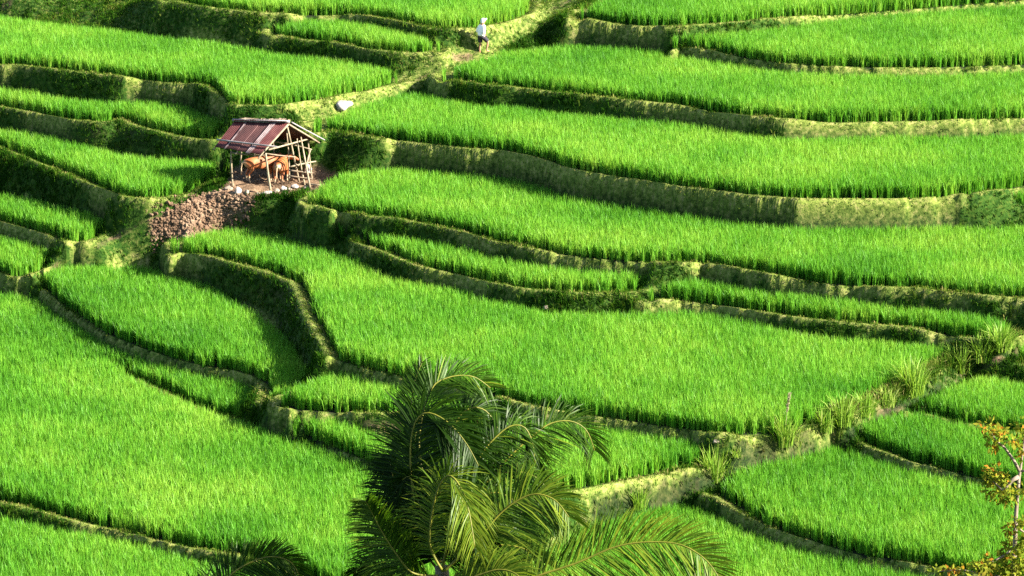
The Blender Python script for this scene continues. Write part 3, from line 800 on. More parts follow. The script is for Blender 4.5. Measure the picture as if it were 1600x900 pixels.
# ------------------------------------------------------------------ cattle
def cow(name, label, loc, heading, turn, s=1.0):
    """orange cow standing, x forward; turn swings the head sideways"""
    c, n_ = math.cos(turn), math.sin(turn)
    V = []; E = []
    def add(x, y, z, r, r2=None, par=None):
        V.append((x, y, z, r, r2 if r2 else r)); k = len(V) - 1
        if par is not None: E.append((par, k))
        return k
    belly = add(0.0, 0, .80, .26, .29)
    hip = add(-.42, 0, .90, .23, .25, belly); rump = add(-.66, 0, .88, .17, .20, hip)
    chest = add(.40, 0, .82, .22, .28, belly)
    neck = add(.62, .0, .98, .13, .17, chest)
    hx, hy = .62 + .28 * c, .28 * n_
    poll = add(hx, hy, 1.10, .095, .11, neck)
    face = add(hx + .16 * c, hy + .16 * n_, 1.02, .075, .085, poll)
    muz = add(hx + .34 * c, hy + .34 * n_, .90, .055, .058, face)
    for sy in (1, -1):
        ear0 = add(hx - .02 * c - sy * .10 * n_, hy + sy * .10 * c - .02 * n_, 1.11, .03, .02, poll)
        add(hx - .05 * c - sy * .22 * n_, hy + sy * .22 * c - .05 * n_, 1.10, .016, .012, ear0)
        # hind leg: stifle forward under the flank, hock back, upright shank
        a = add(-.50, sy * .16, .72, .125, .15, hip); b = add(-.40, sy * .17, .60, .088, .11, a)
        k = add(-.58, sy * .16, .40, .046, .055, b); f = add(-.55, sy * .16, .10, .036, .036, k); add(-.51, sy * .16, .03, .045, .05, f)
        # foreleg
        a = add(.40, sy * .15, .58, .085, .10, chest); k = add(.42, sy * .15, .34, .048, .05, a)
        f = add(.41, sy * .15, .10, .034, .034, k); add(.44, sy * .15, .03, .043, .048, f)
    t0 = add(-.80, 0, .90, .032, .032, rump); t1 = add(-.86, .01, .66, .022, .022, t0); add(-.85, .02, .36, .035, .035, t1)
    o = skin_obj(name, V, E, M['cow'])
    me = o.data
    co = np.zeros(len(me.vertices) * 3); me.vertices.foreach_get('co', co); co = co.reshape(-1, 3)
    pale = np.clip((0.36 - co[:, 2]) / 0.10, 0, 1) * 0.8                      # white stockings
    rumpd = np.sqrt((co[:, 0] + .86) ** 2 + (co[:, 1] * .9) ** 2 + ((co[:, 2] - .72) * .8) ** 2)
    pale = np.maximum(pale, np.clip((0.30 - rumpd) / 0.12, 0, 1) * 0.75)       # pale rump patch
    a = me.attributes.new('pale', 'FLOAT', 'POINT'); a.data.foreach_set('value', pale.astype(np.float32))
    o.location = loc; o.rotation_euler = (0, 0, heading); o.scale = (s, s, s)
    for sy in (1, -1):
        bm = bmesh.new()
        p = Vector((hx - .02 * c - sy * .06 * n_, hy + sy * .06 * c, 1.17))
        tube(bm, [p, p + Vector((-.02, sy * .05, .06)), p + Vector((.01, sy * .07, .13))], [.022, .016, .005], 7)
        bm_obj('horn', bm, M['horn'], o)

    for sy in (1, -1):
        bm = bmesh.new()
        bmesh.ops.create_icosphere(bm, subdivisions=1, radius=.018, matrix=Matrix.Translation((hx + .10 * c - sy * .075 * n_, hy + .10 * n_ + sy * .075 * c, 1.075)))
        bm_obj('eye', bm, M['hair'], o)
    tag(o, label, 'cow', 'cattle under the shelter roof')
    return o
p1 = on_z(398, 287, HZ); p2 = on_z(436, 285, HZ)
cow('cow', 'orange-brown cow standing side-on behind the front corner post', Vector((p1[0] + .20, p1[1] + .5, gz(p1[0], p1[1]))), R(26), R(20), .98)
cow('cow', 'orange cow seen from behind, pale rump to the viewer, head turned right', Vector((p2[0] + .10, p2[1] + .1, gz(p2[0], p2[1]))), R(80), R(-80), .96)

# ------------------------------------------------------------------ stones
STONES = [(357, 298, .19, .16, 'stone', 'greenish rounded stone at the far left of the row before the shelter'),
          (372, 303, .17, .24, 'white_stone', 'whitish upright stone at the foot of the left rear post'),
          (369, 304, .10, .12, 'stone', 'small tan stone leaning left of the whitish upright stone'),
          (386, 303, .14, .13, 'stone', 'tan stone right of the whitish upright stone'),
          (404, 304, .13, .09, 'stone', 'low brown stone midway along the row before the shelter'),
          (418, 304, .24, .12, 'white_stone', 'broad flat whitish stone at the foot of the front corner post'),
          (432, 301, .17, .14, 'stone', 'brown stone just right of the front corner post'),
          (443, 297, .14, .14, 'white_stone', 'pale stone below the cow seen from behind'),
          (452, 299, .13, .12, 'stone', 'tan stone between two pale stones right of the cow'),
          (461, 294, .18, .12, 'white_stone', 'pale oblong stone beside the foot of the middle post'),
          (447, 305, .20, .10, 'stone', 'wide low stone nearest the viewer, right of the corner post'),
          (478, 296, .17, .13, 'stone', 'brown stone by the slanting right pole'),
          (482, 274, .20, .12, 'white_stone', 'pale slab inside the right end of the shelter')]
for k, (u, v, r, h, mt, lab) in enumerate(STONES):
    p = on_ground(u, v)
    tag(blob('stone', Vector((p[0], p[1], gz(p[0], p[1]) + h * .45)), (r, r * .8, h * .8), M[mt], 100 + k), lab, 'stone', 'stones around the shelter')
p = on_ground(535, 170)
tag(blob('boulder', Vector((p[0], p[1], p[2] + .15)), (.42, .34, .25), M['white_stone'], 66, rough=.7), 'white boulder on the grassy footpath above the shelter roof', 'boulder')
p = on_ground(853, 484)
tag(blob('stone', Vector((p[0], p[1], p[2] + .08)), (.17, .14, .13), M['stone'], 61), 'small greyish stone on the bund above the central paddy', 'stone')
p = on_ground(1119, 692)
tag(blob('stone', Vector((p[0], p[1], p[2] + .04)), (.11, .10, .08), M['stone'], 62), 'small stone at the tip of the strip beside the tussocks', 'stone')

# clods of the soil heap: nobody could count them
bm = bmesh.new()
mj, mi = np.nonzero(mound | (hutmud & (rng.uniform(0, 1, mound.shape) < 0.025)))
for q in rng.choice(len(mj), 3400):
    x_, y_ = xs[mi[q]] + rng.normal(0, .10), ys[mj[q]] + rng.normal(0, .14)
    s_ = abs(rng.normal(0.0, 0.034)) + 0.014
    rot = Matrix.Rotation(rng.uniform(0, 6), 4, 'Z') @ Matrix.Rotation(rng.uniform(-1, 1), 4, 'X')
    r_ = bmesh.ops.create_icosphere(bm, subdivisions=1, radius=1, matrix=Matrix.Translation((x_, y_, gz(x_, y_) + s_ * .3)) @ rot @ Matrix.Diagonal((s_ * rng.uniform(.8, 1.6), s_, s_ * rng.uniform(.6, 1), 1)))
    for v_ in r_['verts']: v_.co += Vector(rng.normal(0, s_ * .16, 3))
tag(bm_obj('soil_clods', bm, M['clod'], None, False), 'loose clods of brown soil strewn over the heap before the shelter', 'soil clods', kind='stuff')

# ------------------------------------------------------------------ the walking person
pp = on_ground(752, 84)
person = None
def make_person():
    V = []; E = []
    def add(x, y, z, r, r2=None, par=None):
        V.append((x, y, z, r, r2 if r2 else r)); k = len(V) - 1
        if par is not None: E.append((par, k))
        return k
    pel = add(0, 0, .90, .13, .10)
    ab = add(.01, 0, 1.05, .115, .09, pel); ch = add(.05, 0, 1.24, .135, .10, ab); sh = add(.07, 0, 1.36, .095, .08, ch)
    nk = add(.09, 0, 1.44, .048, .052, sh); ja = add(.12, 0, 1.51, .062, .075, nk); hd = add(.11, 0, 1.60, .075, .092, ja); add(.105, 0, 1.655, .055, .07, hd)
    ns = add(.20, 0, 1.555, .014, .014, ja)
    for sy in (1, -1):
        add(.105, sy * .088, 1.56, .018, .01, ja)
        s_ = add(.06, sy * .175, 1.355, .062, .062, sh)
        e_ = add(-.07 if sy > 0 else -.02, sy * .27, 1.10, .042, .042, s_)
        w_ = add(.10, sy * .17, .93, .029, .026, e_)
        h_ = add(.16, sy * .135, .915, .034, .016, w_)
        for f in range(4):
            a_ = add(.20 + .004 * f, sy * (.155 - .018 * f), .915 - .012 * f, .009, .009, h_)
            add(.215, sy * (.115 - .018 * f), .895 - .014 * f - .006 * abs(f - 1.5), .0085, .0085, a_)
        th = add(.15, sy * .10, .945, .010, .010, w_); add(.19, sy * .075, .945, .009, .009, th)
    # left leg stands, right leg steps up
    a = add(-.01, .10, .80, .092, .095, pel); k = add(.0, .10, .46, .056, .06, a); c_ = add(-.03, .10, .32, .05, .055, k)
    an = add(-.03, .10, .075, .034, .036, c_); hl = add(-.03, .10, .035, .035, .035, an); add(.12, .11, .022, .038, .02, hl)
    a = add(.10, -.10, .80, .092, .095, pel); k = add(.30, -.11, .56, .058, .062, a); c_ = add(.27, -.11, .42, .05, .056, k)
    an = add(.24, -.11, .20, .034, .036, c_); hl = add(.23, -.11, .15, .035, .035, an); add(.38, -.12, .13, .038, .02, hl)
    body = skin_obj('person', V, E, M['skin'])
    return body
person = make_person()
def loft(name, rings, mat, parent, seg=20, wob=0.0, seed=1, th=0.0):
    """cloth tube: rings of (cx, cy, cz, rx, ry)"""
    r_ = random.Random(seed)
    bm = bmesh.new(); rr_ = []
    for k, (cx_, cy_, cz_, rx_, ry_) in enumerate(rings):
        ph = r_.uniform(0, 6)
        rr_.append([bm.verts.new((cx_ + rx_ * (1 + wob * math.sin(5 * a + ph)) * math.cos(a), cy_ + ry_ * (1 + wob * math.sin(4 * a + ph)) * math.sin(a), cz_)) for a in [2 * math.pi * j / seg for j in range(seg)]])
    for k in range(len(rr_) - 1):
        for j in range(seg):
            bm.faces.new((rr_[k][j], rr_[k][(j + 1) % seg], rr_[k + 1][(j + 1) % seg], rr_[k + 1][j]))
    o = bm_obj(name, bm, mat, parent, True)
    so_ = o.modifiers.new('thickness', 'SOLIDIFY'); so_.thickness = 0.008
    return o
loft('shirt', [(.01, 0, .90, .175, .215), (.0, 0, .97, .17, .205), (.01, 0, 1.08, .16, .195), (.04, 0, 1.22, .165, .205), (.06, 0, 1.32, .14, .20), (.07, 0, 1.385, .10, .15), (.085, 0, 1.43, .065, .07)], M['white_cloth'], person, wob=.05)
for sy in (1, -1):
    bm = bmesh.new()
    ex_ = -.07 if sy > 0 else -.02
    tube(bm, [(.06, sy * .13, 1.36), (.04, sy * .20, 1.30), (ex_ + .03, sy * .262, 1.14), (ex_ + .0, sy * .272, 1.07), (ex_ + .05, sy * .245, 1.03)], [.085, .092, .078, .074, .07], 14, False)
    bm_obj('sleeve', bm, M['white_cloth'], person)
loft('shorts', [(.0, 0, .96, .135, .165), (.0, 0, .86, .15, .185), (.04, 0, .76, .16, .20)], M['dark_cloth'], person, wob=.03, seed=4)
bm = bmesh.new()
tube(bm, [(-.01, .10, .82), (-.005, .10, .70), (.0, .10, .56)], [.115, .112, .108], 14, False)
bm_obj('trouser_leg', bm, M['dark_cloth'], person)
bm = bmesh.new()
tube(bm, [(.08, -.10, .82), (.17, -.105, .72), (.265, -.11, .62)], [.115, .110, .102], 14, False)
bm_obj('trouser_leg', bm, M['dark_cloth'], person)
# white headcloth: wrapped round the head, a peak in front, a flap on the neck
bm = bmesh.new()
bmesh.ops.create_uvsphere(bm, u_segments=20, v_segments=12, radius=1)
for v_ in bm.verts:
    p_ = v_.co
    z_ = p_.z
    v_.co = Vector((.10 + p_.x * .112 - (.05 * max(0, -z_) if p_.x < .3 else 0), p_.y * .108, 1.625 + z_ * (.105 if z_ > 0 else .055 if p_.x > .2 else .15)))
bm_obj('headcloth', bm, M['white_cloth'], person)
bm = bmesh.new()
for sgn in (0, 1):
    pass
rows = []
for k in range(4):
    f_ = k / 3
    rows.append([bm.verts.new((.185 + .11 * f_ - .06 * abs(a_) ** 1.6 * 1.0, a_ * .135 * (1 - .1 * f_), 1.665 + .03 * f_ - .03 * a_ * a_)) for a_ in [-1, -.6, -.2, .2, .6, 1]])
for k in range(3):
    for j_ in range(5):
        bm.faces.new((rows[k][j_], rows[k][j_ + 1], rows[k + 1][j_ + 1], rows[k + 1][j_]))
br = bm_obj('headcloth_peak', bm, M['white_cloth'], person)
sm_ = br.modifiers.new('thickness', 'SOLIDIFY'); sm_.thickness = 0.012
for sy in (1, -1):
    bm = bmesh.new()
    bmesh.ops.create_icosphere(bm, subdivisions=1, radius=.011, matrix=Matrix.Translation((.188, sy * .032, 1.588)))
    bm_obj('eye', bm, M['hair'], person)
bm = bmesh.new()
bmesh.ops.create_icosphere(bm, subdivisions=2, radius=1, matrix=Matrix.Translation((.187, 0, 1.512)) @ Matrix.Diagonal((.012, .026, .007, 1)))
bm_obj('mouth', bm, M['dark_cloth'], person)
person.location = (pp[0], pp[1], gz(pp[0], pp[1]) - 0.01); person.rotation_euler = (0, 0, R(28)); person.scale = (.93, .93, .93)
tag(person, 'person in white shirt, dark shorts and white headcloth walking up the grassy path', 'person')

# ------------------------------------------------------------------ coarse grass tussocks along the ditch
TUSS = [(1116, 748, 1.05, 170, 'tall pale grass tussock at the bend of the ditch by the rice strip tip'),
        (998, 792, .75, 110, 'slim yellowish grass tussock alone on the straw-coloured bank near the palm'),
        (1225, 694, 1.05, 190, 'bushy grass tussock by the ditch with one tall dry seed stalk'),
        (1286, 672, .80, 130, 'grass tussock just right of the one with the dry seed stalk'),
        (1318, 662, .95, 150, 'dense green grass tussock in the middle of the row along the ditch'),
        (1352, 648, .80, 120, 'low grass tussock left of the widely fanned one'),
        (1384, 634, .65, 90, 'small grass tussock under the left side of the widely fanned one'),
        (1424, 616, 1.25, 230, 'largest grass tussock with long blades fanned widely to both sides'),
        (1500, 580, .95, 90, 'sparse grass tussock with a few stiff pale blades'),
        (1534, 562, .85, 150, 'yellow-green grass tussock at the top end of the ditch'),
        (1564, 546, .95, 150, 'grass tussock at the end of the long strip by the right edge'),
        (1150, 712, .35, 60, 'short grass tuft on the trampled bund corner')]
for k, (u, v, h, n_, lab) in enumerate(TUSS):
    p = on_ground(u, v); h = h * 1.15
    nb = int(n_ * 1.4)
    bx = np.stack([p[0] + rng.normal(0, .13 * h ** .5, nb), p[1] + rng.normal(0, .16 * h ** .5, nb), np.full(nb, p[2] - .04)], 1)
    az = np.arctan2(bx[:, 1] - p[1], bx[:, 0] - p[0]) + rng.normal(0, .5, nb)
    hh_ = h * rng.uniform(.55, 1.15, nb); ln = np.clip(np.abs(rng.normal(.45, .3, nb)), .05, 1.25)
    # three-segment arching blades
    d = np.stack([np.cos(az), np.sin(az), np.zeros(nb)], 1); w_ = rng.uniform(.02, .038, nb)
    ta = az + np.pi / 2 + rng.normal(0, .5, nb); s_ = np.stack([np.cos(ta), np.sin(ta), np.zeros(nb)], 1) * (w_ / 2)[:, None]
    zz_ = np.array([0, 0, 1.0])
    pts = []
    for t in (0, .4, .72, 1.0):
        pts.append(bx + d * (ln * hh_ * t ** 1.7)[:, None] + zz_ * (hh_ * (t - .42 * ln * t ** 3))[:, None])
    Vv = np.stack([pts[0] - s_ * .8, pts[0] + s_ * .8, pts[1] - s_, pts[1] + s_, pts[2] - s_ * .75, pts[2] + s_ * .75, pts[3]], 1).reshape(-1, 3)
    o_ = (np.arange(nb) * 7)[:, None]
    qd = np.concatenate([o_ + np.array([[0, 1, 3, 2]]), o_ + np.array([[2, 3, 5, 4]])]); tr_ = o_ + np.array([[4, 5, 6]])
    Vv -= p[None]
    ob = link('grass_tussock', np_mesh('grass_tussock', Vv, qd, tr_, {'var': np.repeat(np.clip(rng.normal(.45 + .2 * (h < .8), .22, nb), 0, 1), 7)}), M['tussock'])
    ob.location = p
    tag(ob, lab, 'grass tussock', 'coarse grass tussocks along the ditch')
    if k == 2:
        bm = bmesh.new()
        tube(bm, [(0, 0, 0), (.05, 0, .7), (.10, 0, 1.35), (.16, .02, 1.75)], [.010, .009, .007, .005], 6)
        rq = random.Random(3)
        for q in range(150):
            t = rq.random(); c0 = Vector((.08 + .085 * t, .01, 1.10 + .68 * t)); e_ = c0 + Vector((rq.uniform(-.07, .07), rq.uniform(-.06, .06), rq.uniform(.02, .12)))
            tube(bm, [c0, e_], [.008, .003], 4)
        bm_obj('seed_stalk', bm, M['pole'], ob)['label'] = 'tall straw-coloured seed stalk'

# ------------------------------------------------------------------ coconut palms in the foreground
def frond(px, dep0, d0, d1, parent, org_, L0=0.78, roll=0.3, n=74, droop=0.35, seed=0, lit_tone=0.5, wl=0.025, phi0=0.45, bare=0.10):
    r_ = np.random.default_rng(seed)
    P = np.array([at_depth(u, v, dep0 + d0 + (d1 - d0) * k / (len(px) - 1)) for k, (u, v) in enumerate(px)])
    # smooth curve through the points
    seg = np.linalg.norm(np.diff(P, axis=0), axis=1); s = np.concatenate([[0], np.cumsum(seg)])
    def cr(q):
        i = np.clip(np.searchsorted(s, q) - 1, 0, len(P) - 2); t = (q - s[i]) / seg[i]
        p0, p1, p2, p3 = P[max(i - 1, 0)], P[i], P[i + 1], P[min(i + 2, len(P) - 1)]
        return 0.5 * ((2 * p1) + (-p0 + p2) * t + (2 * p0 - 5 * p1 + 4 * p2 - p3) * t * t + (-p0 + 3 * p1 - 3 * p2 + p3) * t ** 3)
    S = np.linspace(0, s[-1], 40)
    C = np.array([cr(q) for q in S])
    bm = bmesh.new()
    rad = [.024 * (1 - .85 * k / 39) + .004 for k in range(40)]
    tube(bm, [Vector(c - org_) for c in C], rad, 6)
    fo = bm_obj('frond', bm, M['palm'], parent)                     # the leaflets join below; the rib is a sub-part
    rib_me = fo.data
    T = np.gradient(C, axis=0); T /= np.linalg.norm(T, axis=1)[:, None]
    fw = FWD
    verts = []; vv = []; nl = 0; n = int(n * 2.1); L0 *= 1.22
    for k in range(n):
        t = bare + (0.995 - bare) * (k + r_.uniform(-.3, .3)) / (n - 1); t = min(max(t, 0), .999)
        f = t * 39; i = int(f); a = f - i
        c = C[i] * (1 - a) + C[min(i + 1, 39)] * a; tg = T[i] * (1 - a) + T[min(i + 1, 39)] * a; tg /= np.linalg.norm(tg)
        nimg = np.cross(tg, fw); nimg /= np.linalg.norm(nimg) + 1e-9
        back = np.cross(nimg, tg)
        lat = math.cos(roll) * nimg + math.sin(roll) * back
        prof = (0.55 + 0.45 * min(1, t / .3)) * (1 - 0.62 * max(0, (t - .45) / .55) ** 1.5)
        for sd_ in (1, -1):
            Ln = L0 * prof * r_.uniform(.88, 1.08)
            phi = phi0 + .45 * t + r_.normal(0, .06)
            dr = lat * sd_ * math.cos(phi) + tg * math.sin(phi) + r_.normal(0, .06, 3) + back * (-.12)
            dr /= np.linalg.norm(dr)
            wv = tg - dr * np.dot(tg, dr); wv /= np.linalg.norm(wv); nn = np.cross(dr, wv)
            ang = r_.normal(0.35 * sd_, .25); wv = wv * math.cos(ang) + nn * math.sin(ang)
            dp = droop * r_.uniform(.5, 1.5)
            tn = np.clip(lit_tone - .06 + r_.normal(0, .13) + .12 * t + (.35 if r_.random() < .03 else 0), 0, 1)  # sunlit fronds coloured lighter, shaded ones darker
            for q in (0, .35, .7, 1.0):
                p = c + dr * Ln * q + np.array([0, 0, -1]) * dp * Ln * q * q
                w = wl * (0.6, 1.0, .8, 0.0)[(0, .35, .7, 1.0).index(q)] / 2
                if q < 1: verts += [p - wv * w, p + wv * w]
                else: verts += [p]
            vv += [tn] * 7; nl += 1
    Vv = np.array(verts) - org_
    o_ = (np.arange(nl) * 7)[:, None]
    qd = np.concatenate([o_ + np.array([[0, 1, 3, 2]]), o_ + np.array([[2, 3, 5, 4]])]); tr_ = o_ + np.array([[4, 5, 6]])
    fo.data = np_mesh('frond', Vv, qd, tr_, {'var': np.array(vv)}); fo.data.materials.append(M['palm'])
    rib = bpy.data.objects.new('rib', rib_me); COL.objects.link(rib); rib.parent = fo
    rib_me.materials.clear(); rib_me.materials.append(M['rachis'])
    return fo

def palm_trunk(hub, base, parent, org_):
    pts = []; rad = []
    for k in range(25):
        t = k / 24
        p = Vector(base).lerp(Vector(hub), t) + Vector((0.5 * math.sin(math.pi * t), 0, 0)) - Vector(org_)
        pts.append(p); rad.append((.24 if t < .08 else .16 - .03 * t) * (1.05 if k % 2 else .97))
    bm = bmesh.new(); tube(bm, pts, rad, 12)
    bm_obj('trunk', bm, M['palm_trunk'], parent)

def near_z(x, y):
    return float(np.interp(y, [-200, -60, 0, 20, 65, 95, 108], [70, 55, 36, 25, 6.5, -2.2, 0]))

DEP = 69.0
hub = at_depth(690, 885, DEP)
base = np.array([hub[0] - .8, hub[1] - .5, near_z(0, hub[1] - .5) - .2])
palm = empty('coconut_palm', base)
tag(palm, 'large coconut palm in the lower middle with fronds blown to the right', 'palm tree')
palm_trunk(hub, base, palm, base)
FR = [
 # pixels of the rib, depth at start and end, leaflet length, roll, count, droop, sun and shade painted as tone
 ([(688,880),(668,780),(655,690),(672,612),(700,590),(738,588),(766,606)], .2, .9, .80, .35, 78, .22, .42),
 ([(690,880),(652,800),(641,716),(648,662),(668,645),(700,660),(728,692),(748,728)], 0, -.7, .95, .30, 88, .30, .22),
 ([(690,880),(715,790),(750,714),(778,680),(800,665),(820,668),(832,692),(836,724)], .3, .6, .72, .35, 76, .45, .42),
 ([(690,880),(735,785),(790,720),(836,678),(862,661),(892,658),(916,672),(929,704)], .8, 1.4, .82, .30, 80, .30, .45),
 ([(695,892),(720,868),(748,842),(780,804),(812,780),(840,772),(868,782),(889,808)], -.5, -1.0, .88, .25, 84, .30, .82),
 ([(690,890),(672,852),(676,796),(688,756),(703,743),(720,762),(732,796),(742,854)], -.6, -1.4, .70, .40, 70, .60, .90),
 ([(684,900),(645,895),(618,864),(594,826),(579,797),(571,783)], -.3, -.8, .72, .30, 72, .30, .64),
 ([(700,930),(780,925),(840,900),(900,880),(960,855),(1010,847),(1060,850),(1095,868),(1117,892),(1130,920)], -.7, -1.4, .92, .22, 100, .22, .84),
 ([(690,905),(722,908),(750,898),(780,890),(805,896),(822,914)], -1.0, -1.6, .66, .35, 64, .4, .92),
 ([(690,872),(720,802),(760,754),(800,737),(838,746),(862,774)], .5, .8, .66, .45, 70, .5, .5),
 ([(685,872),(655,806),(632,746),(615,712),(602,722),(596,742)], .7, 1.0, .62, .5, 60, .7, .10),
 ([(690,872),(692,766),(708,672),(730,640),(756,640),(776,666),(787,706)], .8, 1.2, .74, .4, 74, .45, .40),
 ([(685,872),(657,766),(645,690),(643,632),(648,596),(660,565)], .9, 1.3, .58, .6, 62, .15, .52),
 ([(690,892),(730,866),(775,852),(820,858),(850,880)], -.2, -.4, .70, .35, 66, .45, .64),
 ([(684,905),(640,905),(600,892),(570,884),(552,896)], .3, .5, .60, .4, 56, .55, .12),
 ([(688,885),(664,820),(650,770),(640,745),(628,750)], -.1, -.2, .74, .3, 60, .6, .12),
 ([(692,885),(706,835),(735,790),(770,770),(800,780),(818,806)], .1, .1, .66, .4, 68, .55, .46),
 ([(686,880),(668,800),(655,742),(648,690),(658,650)], .4, .8, .85, .4, 70, .35, .04),  # near-black leaflets paint in the shade of the crown's core
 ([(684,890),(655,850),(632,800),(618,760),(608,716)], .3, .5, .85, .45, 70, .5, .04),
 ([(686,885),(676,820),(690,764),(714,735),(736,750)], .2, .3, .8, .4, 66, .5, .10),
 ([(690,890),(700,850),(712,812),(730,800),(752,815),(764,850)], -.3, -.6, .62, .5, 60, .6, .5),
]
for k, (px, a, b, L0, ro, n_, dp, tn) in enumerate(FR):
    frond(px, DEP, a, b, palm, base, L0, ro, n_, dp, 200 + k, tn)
# the second palm stands below the frame; one frond tip arches into view
hub2 = at_depth(318, 1010, DEP + 2)
base2 = np.array([hub2[0] - .5, hub2[1], near_z(0, hub2[1]) - .2])
palm2 = empty('coconut_palm', base2)
tag(palm2, 'second palm, only one arching frond tip showing left of the large palm', 'palm tree')
palm_trunk(hub2, base2, palm2, base2)
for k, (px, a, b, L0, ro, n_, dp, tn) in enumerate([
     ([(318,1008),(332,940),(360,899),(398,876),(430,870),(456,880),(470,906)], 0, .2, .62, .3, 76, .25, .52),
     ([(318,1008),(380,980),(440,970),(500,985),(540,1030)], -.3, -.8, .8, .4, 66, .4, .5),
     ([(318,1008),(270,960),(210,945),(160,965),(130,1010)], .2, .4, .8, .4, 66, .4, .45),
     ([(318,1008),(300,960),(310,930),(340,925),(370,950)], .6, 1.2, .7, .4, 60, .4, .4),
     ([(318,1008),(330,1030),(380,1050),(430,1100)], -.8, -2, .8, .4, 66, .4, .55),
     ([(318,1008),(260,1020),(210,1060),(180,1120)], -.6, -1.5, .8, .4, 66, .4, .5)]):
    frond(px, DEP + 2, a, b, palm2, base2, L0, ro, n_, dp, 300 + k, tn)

# ------------------------------------------------------------------ sapling at the lower right
SD = 75.0
def sp(u, v, d=0.0): return at_depth(u, v, SD + d)
tb = sp(1578, 960)
sbase = np.array([tb[0] - .2, tb[1] - .6, near_z(0, tb[1] - .6) - .2])
sap = empty('sapling', sbase)
tag(sap, 'slender young tree with yellow-green and orange leaves in the lower right corner', 'tree')
def br_(name, pts, r0, r1):
    bm = bmesh.new(); n_ = len(pts)
    tube(bm, [Vector(p - sbase) for p in pts], [r0 + (r1 - r0) * k / (n_ - 1) for k in range(n_)], 8)
    return bm_obj(name, bm, M['bark'], sap)
br_('trunk', [sbase, sbase * .5 + sp(1576, 990) * .5, sp(1577, 960), sp(1583, 900), sp(1586, 850), sp(1587, 810), sp(1590, 770), sp(1592, 748), sp(1594, 735), sp(1597, 712), sp(1600, 690), sp(1603, 660)], .062, .016)
br_('branch', [sp(1593, 736), sp(1583, 718), sp(1570, 700), sp(1556, 688), sp(1548, 675)], .035, .012)
br_('branch', [sp(1565, 697), sp(1575, 690), sp(1588, 686)], .014, .006)
br_('branch', [sp(1592, 745), sp(1582, 750), sp(1576, 758), sp(1566, 766), sp(1552, 752)], .048, .014)
br_('branch', [sp(1594, 736), sp(1606, 735), sp(1625, 720)], .03, .015)
br_('branch', [sp(1587, 822), sp(1597, 830), sp(1612, 838)], .03, .012)
br_('branch', [sp(1585, 856), sp(1570, 868), sp(1545, 880), sp(1527, 888)], .035, .010)
br_('branch', [sp(1583, 905), sp(1540, 898), sp(1500, 890), sp(1468, 893)], .035, .010)
br_('branch', [sp(1583, 890), sp(1600, 875), sp(1620, 860)], .03, .012)
CL = [(1546, 668, .22, 34), (1556, 680, .26, 46), (1566, 676, .18, 30), (1553, 695, .14, 16), (1580, 688, .12, 14), (1602, 668, .22, 46), (1598, 690, .22, 44), (1604, 710, .16, 26), (1582, 712, .06, 5),
      (1545, 747, .17, 30), (1556, 740, .22, 44), (1566, 748, .16, 30), (1556, 766, .26, 56), (1570, 775, .22, 40), (1584, 772, .16, 24), (1600, 765, .2, 26),
      (1578, 826, .14, 26), (1598, 815, .20, 40), (1602, 840, .2, 40), (1588, 850, .24, 50), (1576, 862, .24, 50), (1598, 868, .28, 60), (1560, 880, .28, 60), (1584, 886, .30, 70), (1540, 884, .22, 44), (1528, 886, .12, 20),
      (1544, 873, .12, 16), (1505, 890, .16, 22), (1488, 893, .16, 24), (1463, 894, .14, 20), (1600, 900, .3, 60), (1572, 905, .3, 60)]
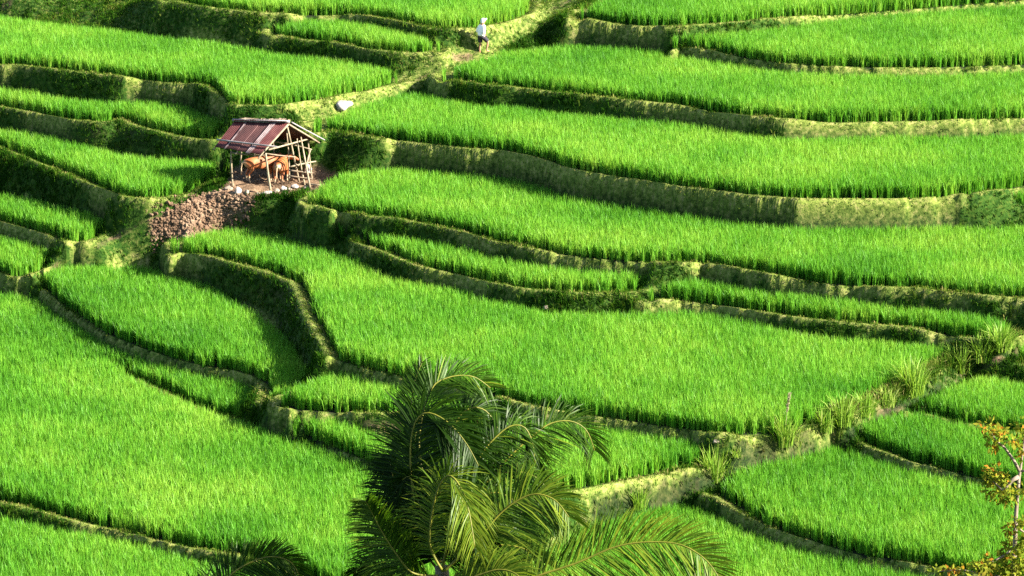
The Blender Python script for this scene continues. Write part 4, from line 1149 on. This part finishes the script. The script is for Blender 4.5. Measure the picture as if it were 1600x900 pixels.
for k, (u, v, r_, n_) in enumerate(CL):
    c = sp(u, v, rng.uniform(-.25, .25)); nb = int(n_ * 1.5)
    th = rng.normal(0, 1, (nb, 3)); th /= np.linalg.norm(th, axis=1)[:, None]
    ctr = c + th * (r_ * rng.uniform(.2, 1.1, nb))[:, None] * np.array([1, 1, .75])
    ax_ = th * .6 + rng.normal(0, .5, (nb, 3)) + np.array([0, 0, -.35]); ax_ /= np.linalg.norm(ax_, axis=1)[:, None]
    sd_ = np.cross(ax_, rng.normal(0, 1, (nb, 3))); sd_ /= np.linalg.norm(sd_, axis=1)[:, None]
    nl_ = np.cross(ax_, sd_)
    Lf = rng.uniform(.09, .16, nb)[:, None]; Wf = Lf * .24
    a0 = ctr; a1 = ctr + ax_ * Lf * .5 + nl_ * Lf * .05; a2 = ctr + ax_ * Lf - nl_ * Lf * .06
    Vv = np.stack([a0, a1 - sd_ * Wf + nl_ * Lf * .05, a1 + sd_ * Wf + nl_ * Lf * .05, a2], 1).reshape(-1, 3) - sbase
    o_ = (np.arange(nb) * 4)[:, None]
    tr_ = np.concatenate([o_ + np.array([[0, 2, 1]]), o_ + np.array([[1, 2, 3]])])
    link('leaf_cluster', np_mesh('leaf_cluster', Vv, None, tr_, {'var': np.repeat(np.clip(rng.normal(.55 + .12 * rng.normal(), .2, nb), 0, 1), 4)}), M['sapling_leaf'], sap)

#@@OBJ1@@

# ------------------------------------------------------------------ light, sky, camera
SUN_AZ, SUN_EL = R(15), R(31)      # the sun stands to the right, a little behind the camera
sd = Vector((math.cos(SUN_EL) * math.cos(SUN_AZ), -math.cos(SUN_EL) * math.sin(SUN_AZ), math.sin(SUN_EL)))
sun = bpy.data.lights.new('sun', 'SUN'); sun.energy = 5.0; sun.angle = R(0.53); sun.color = (1.0, 0.93, 0.80)
so = bpy.data.objects.new('sun', sun); COL.objects.link(so)
so.rotation_euler = sd.to_track_quat('Z', 'Y').to_euler(); so.location = (60, 60, 80)
W = bpy.data.worlds.new('World'); SC.world = W; W.use_nodes = True
N = W.node_tree.nodes; L = W.node_tree.links
sky = N.new('ShaderNodeTexSky'); sky.sky_type = 'NISHITA'; sky.sun_disc = False
sky.sun_elevation = SUN_EL
sky.sun_rotation = math.atan2(sd.x, sd.y)
L.new(sky.outputs[0], N['Background'].inputs[0]); N['Background'].inputs[1].default_value = 0.065

cam = bpy.data.cameras.new('camera'); co = bpy.data.objects.new('camera', cam); COL.objects.link(co)
cam.sensor_width = 36.0; cam.lens = 36.0 * F / 1600.0
cam.clip_start = 0.5; cam.clip_end = 3000
co.location = CAM; co.rotation_euler = (math.pi / 2 - PITCH, 0, 0)
SC.camera = co
SC.view_settings.view_transform = 'Standard'; SC.view_settings.look = 'None'
SC.view_settings.exposure = 2.38; SC.view_settings.gamma = 1.0
SC.view_settings.use_curve_mapping = False
SC.render.engine = 'CYCLES'
SC.cycles.max_bounces = 5; SC.cycles.diffuse_bounces = 3; SC.cycles.transmission_bounces = 3; SC.cycles.glossy_bounces = 2
SC.cycles.use_denoising = False
SC.cycles.sample_clamp_indirect = 4.0
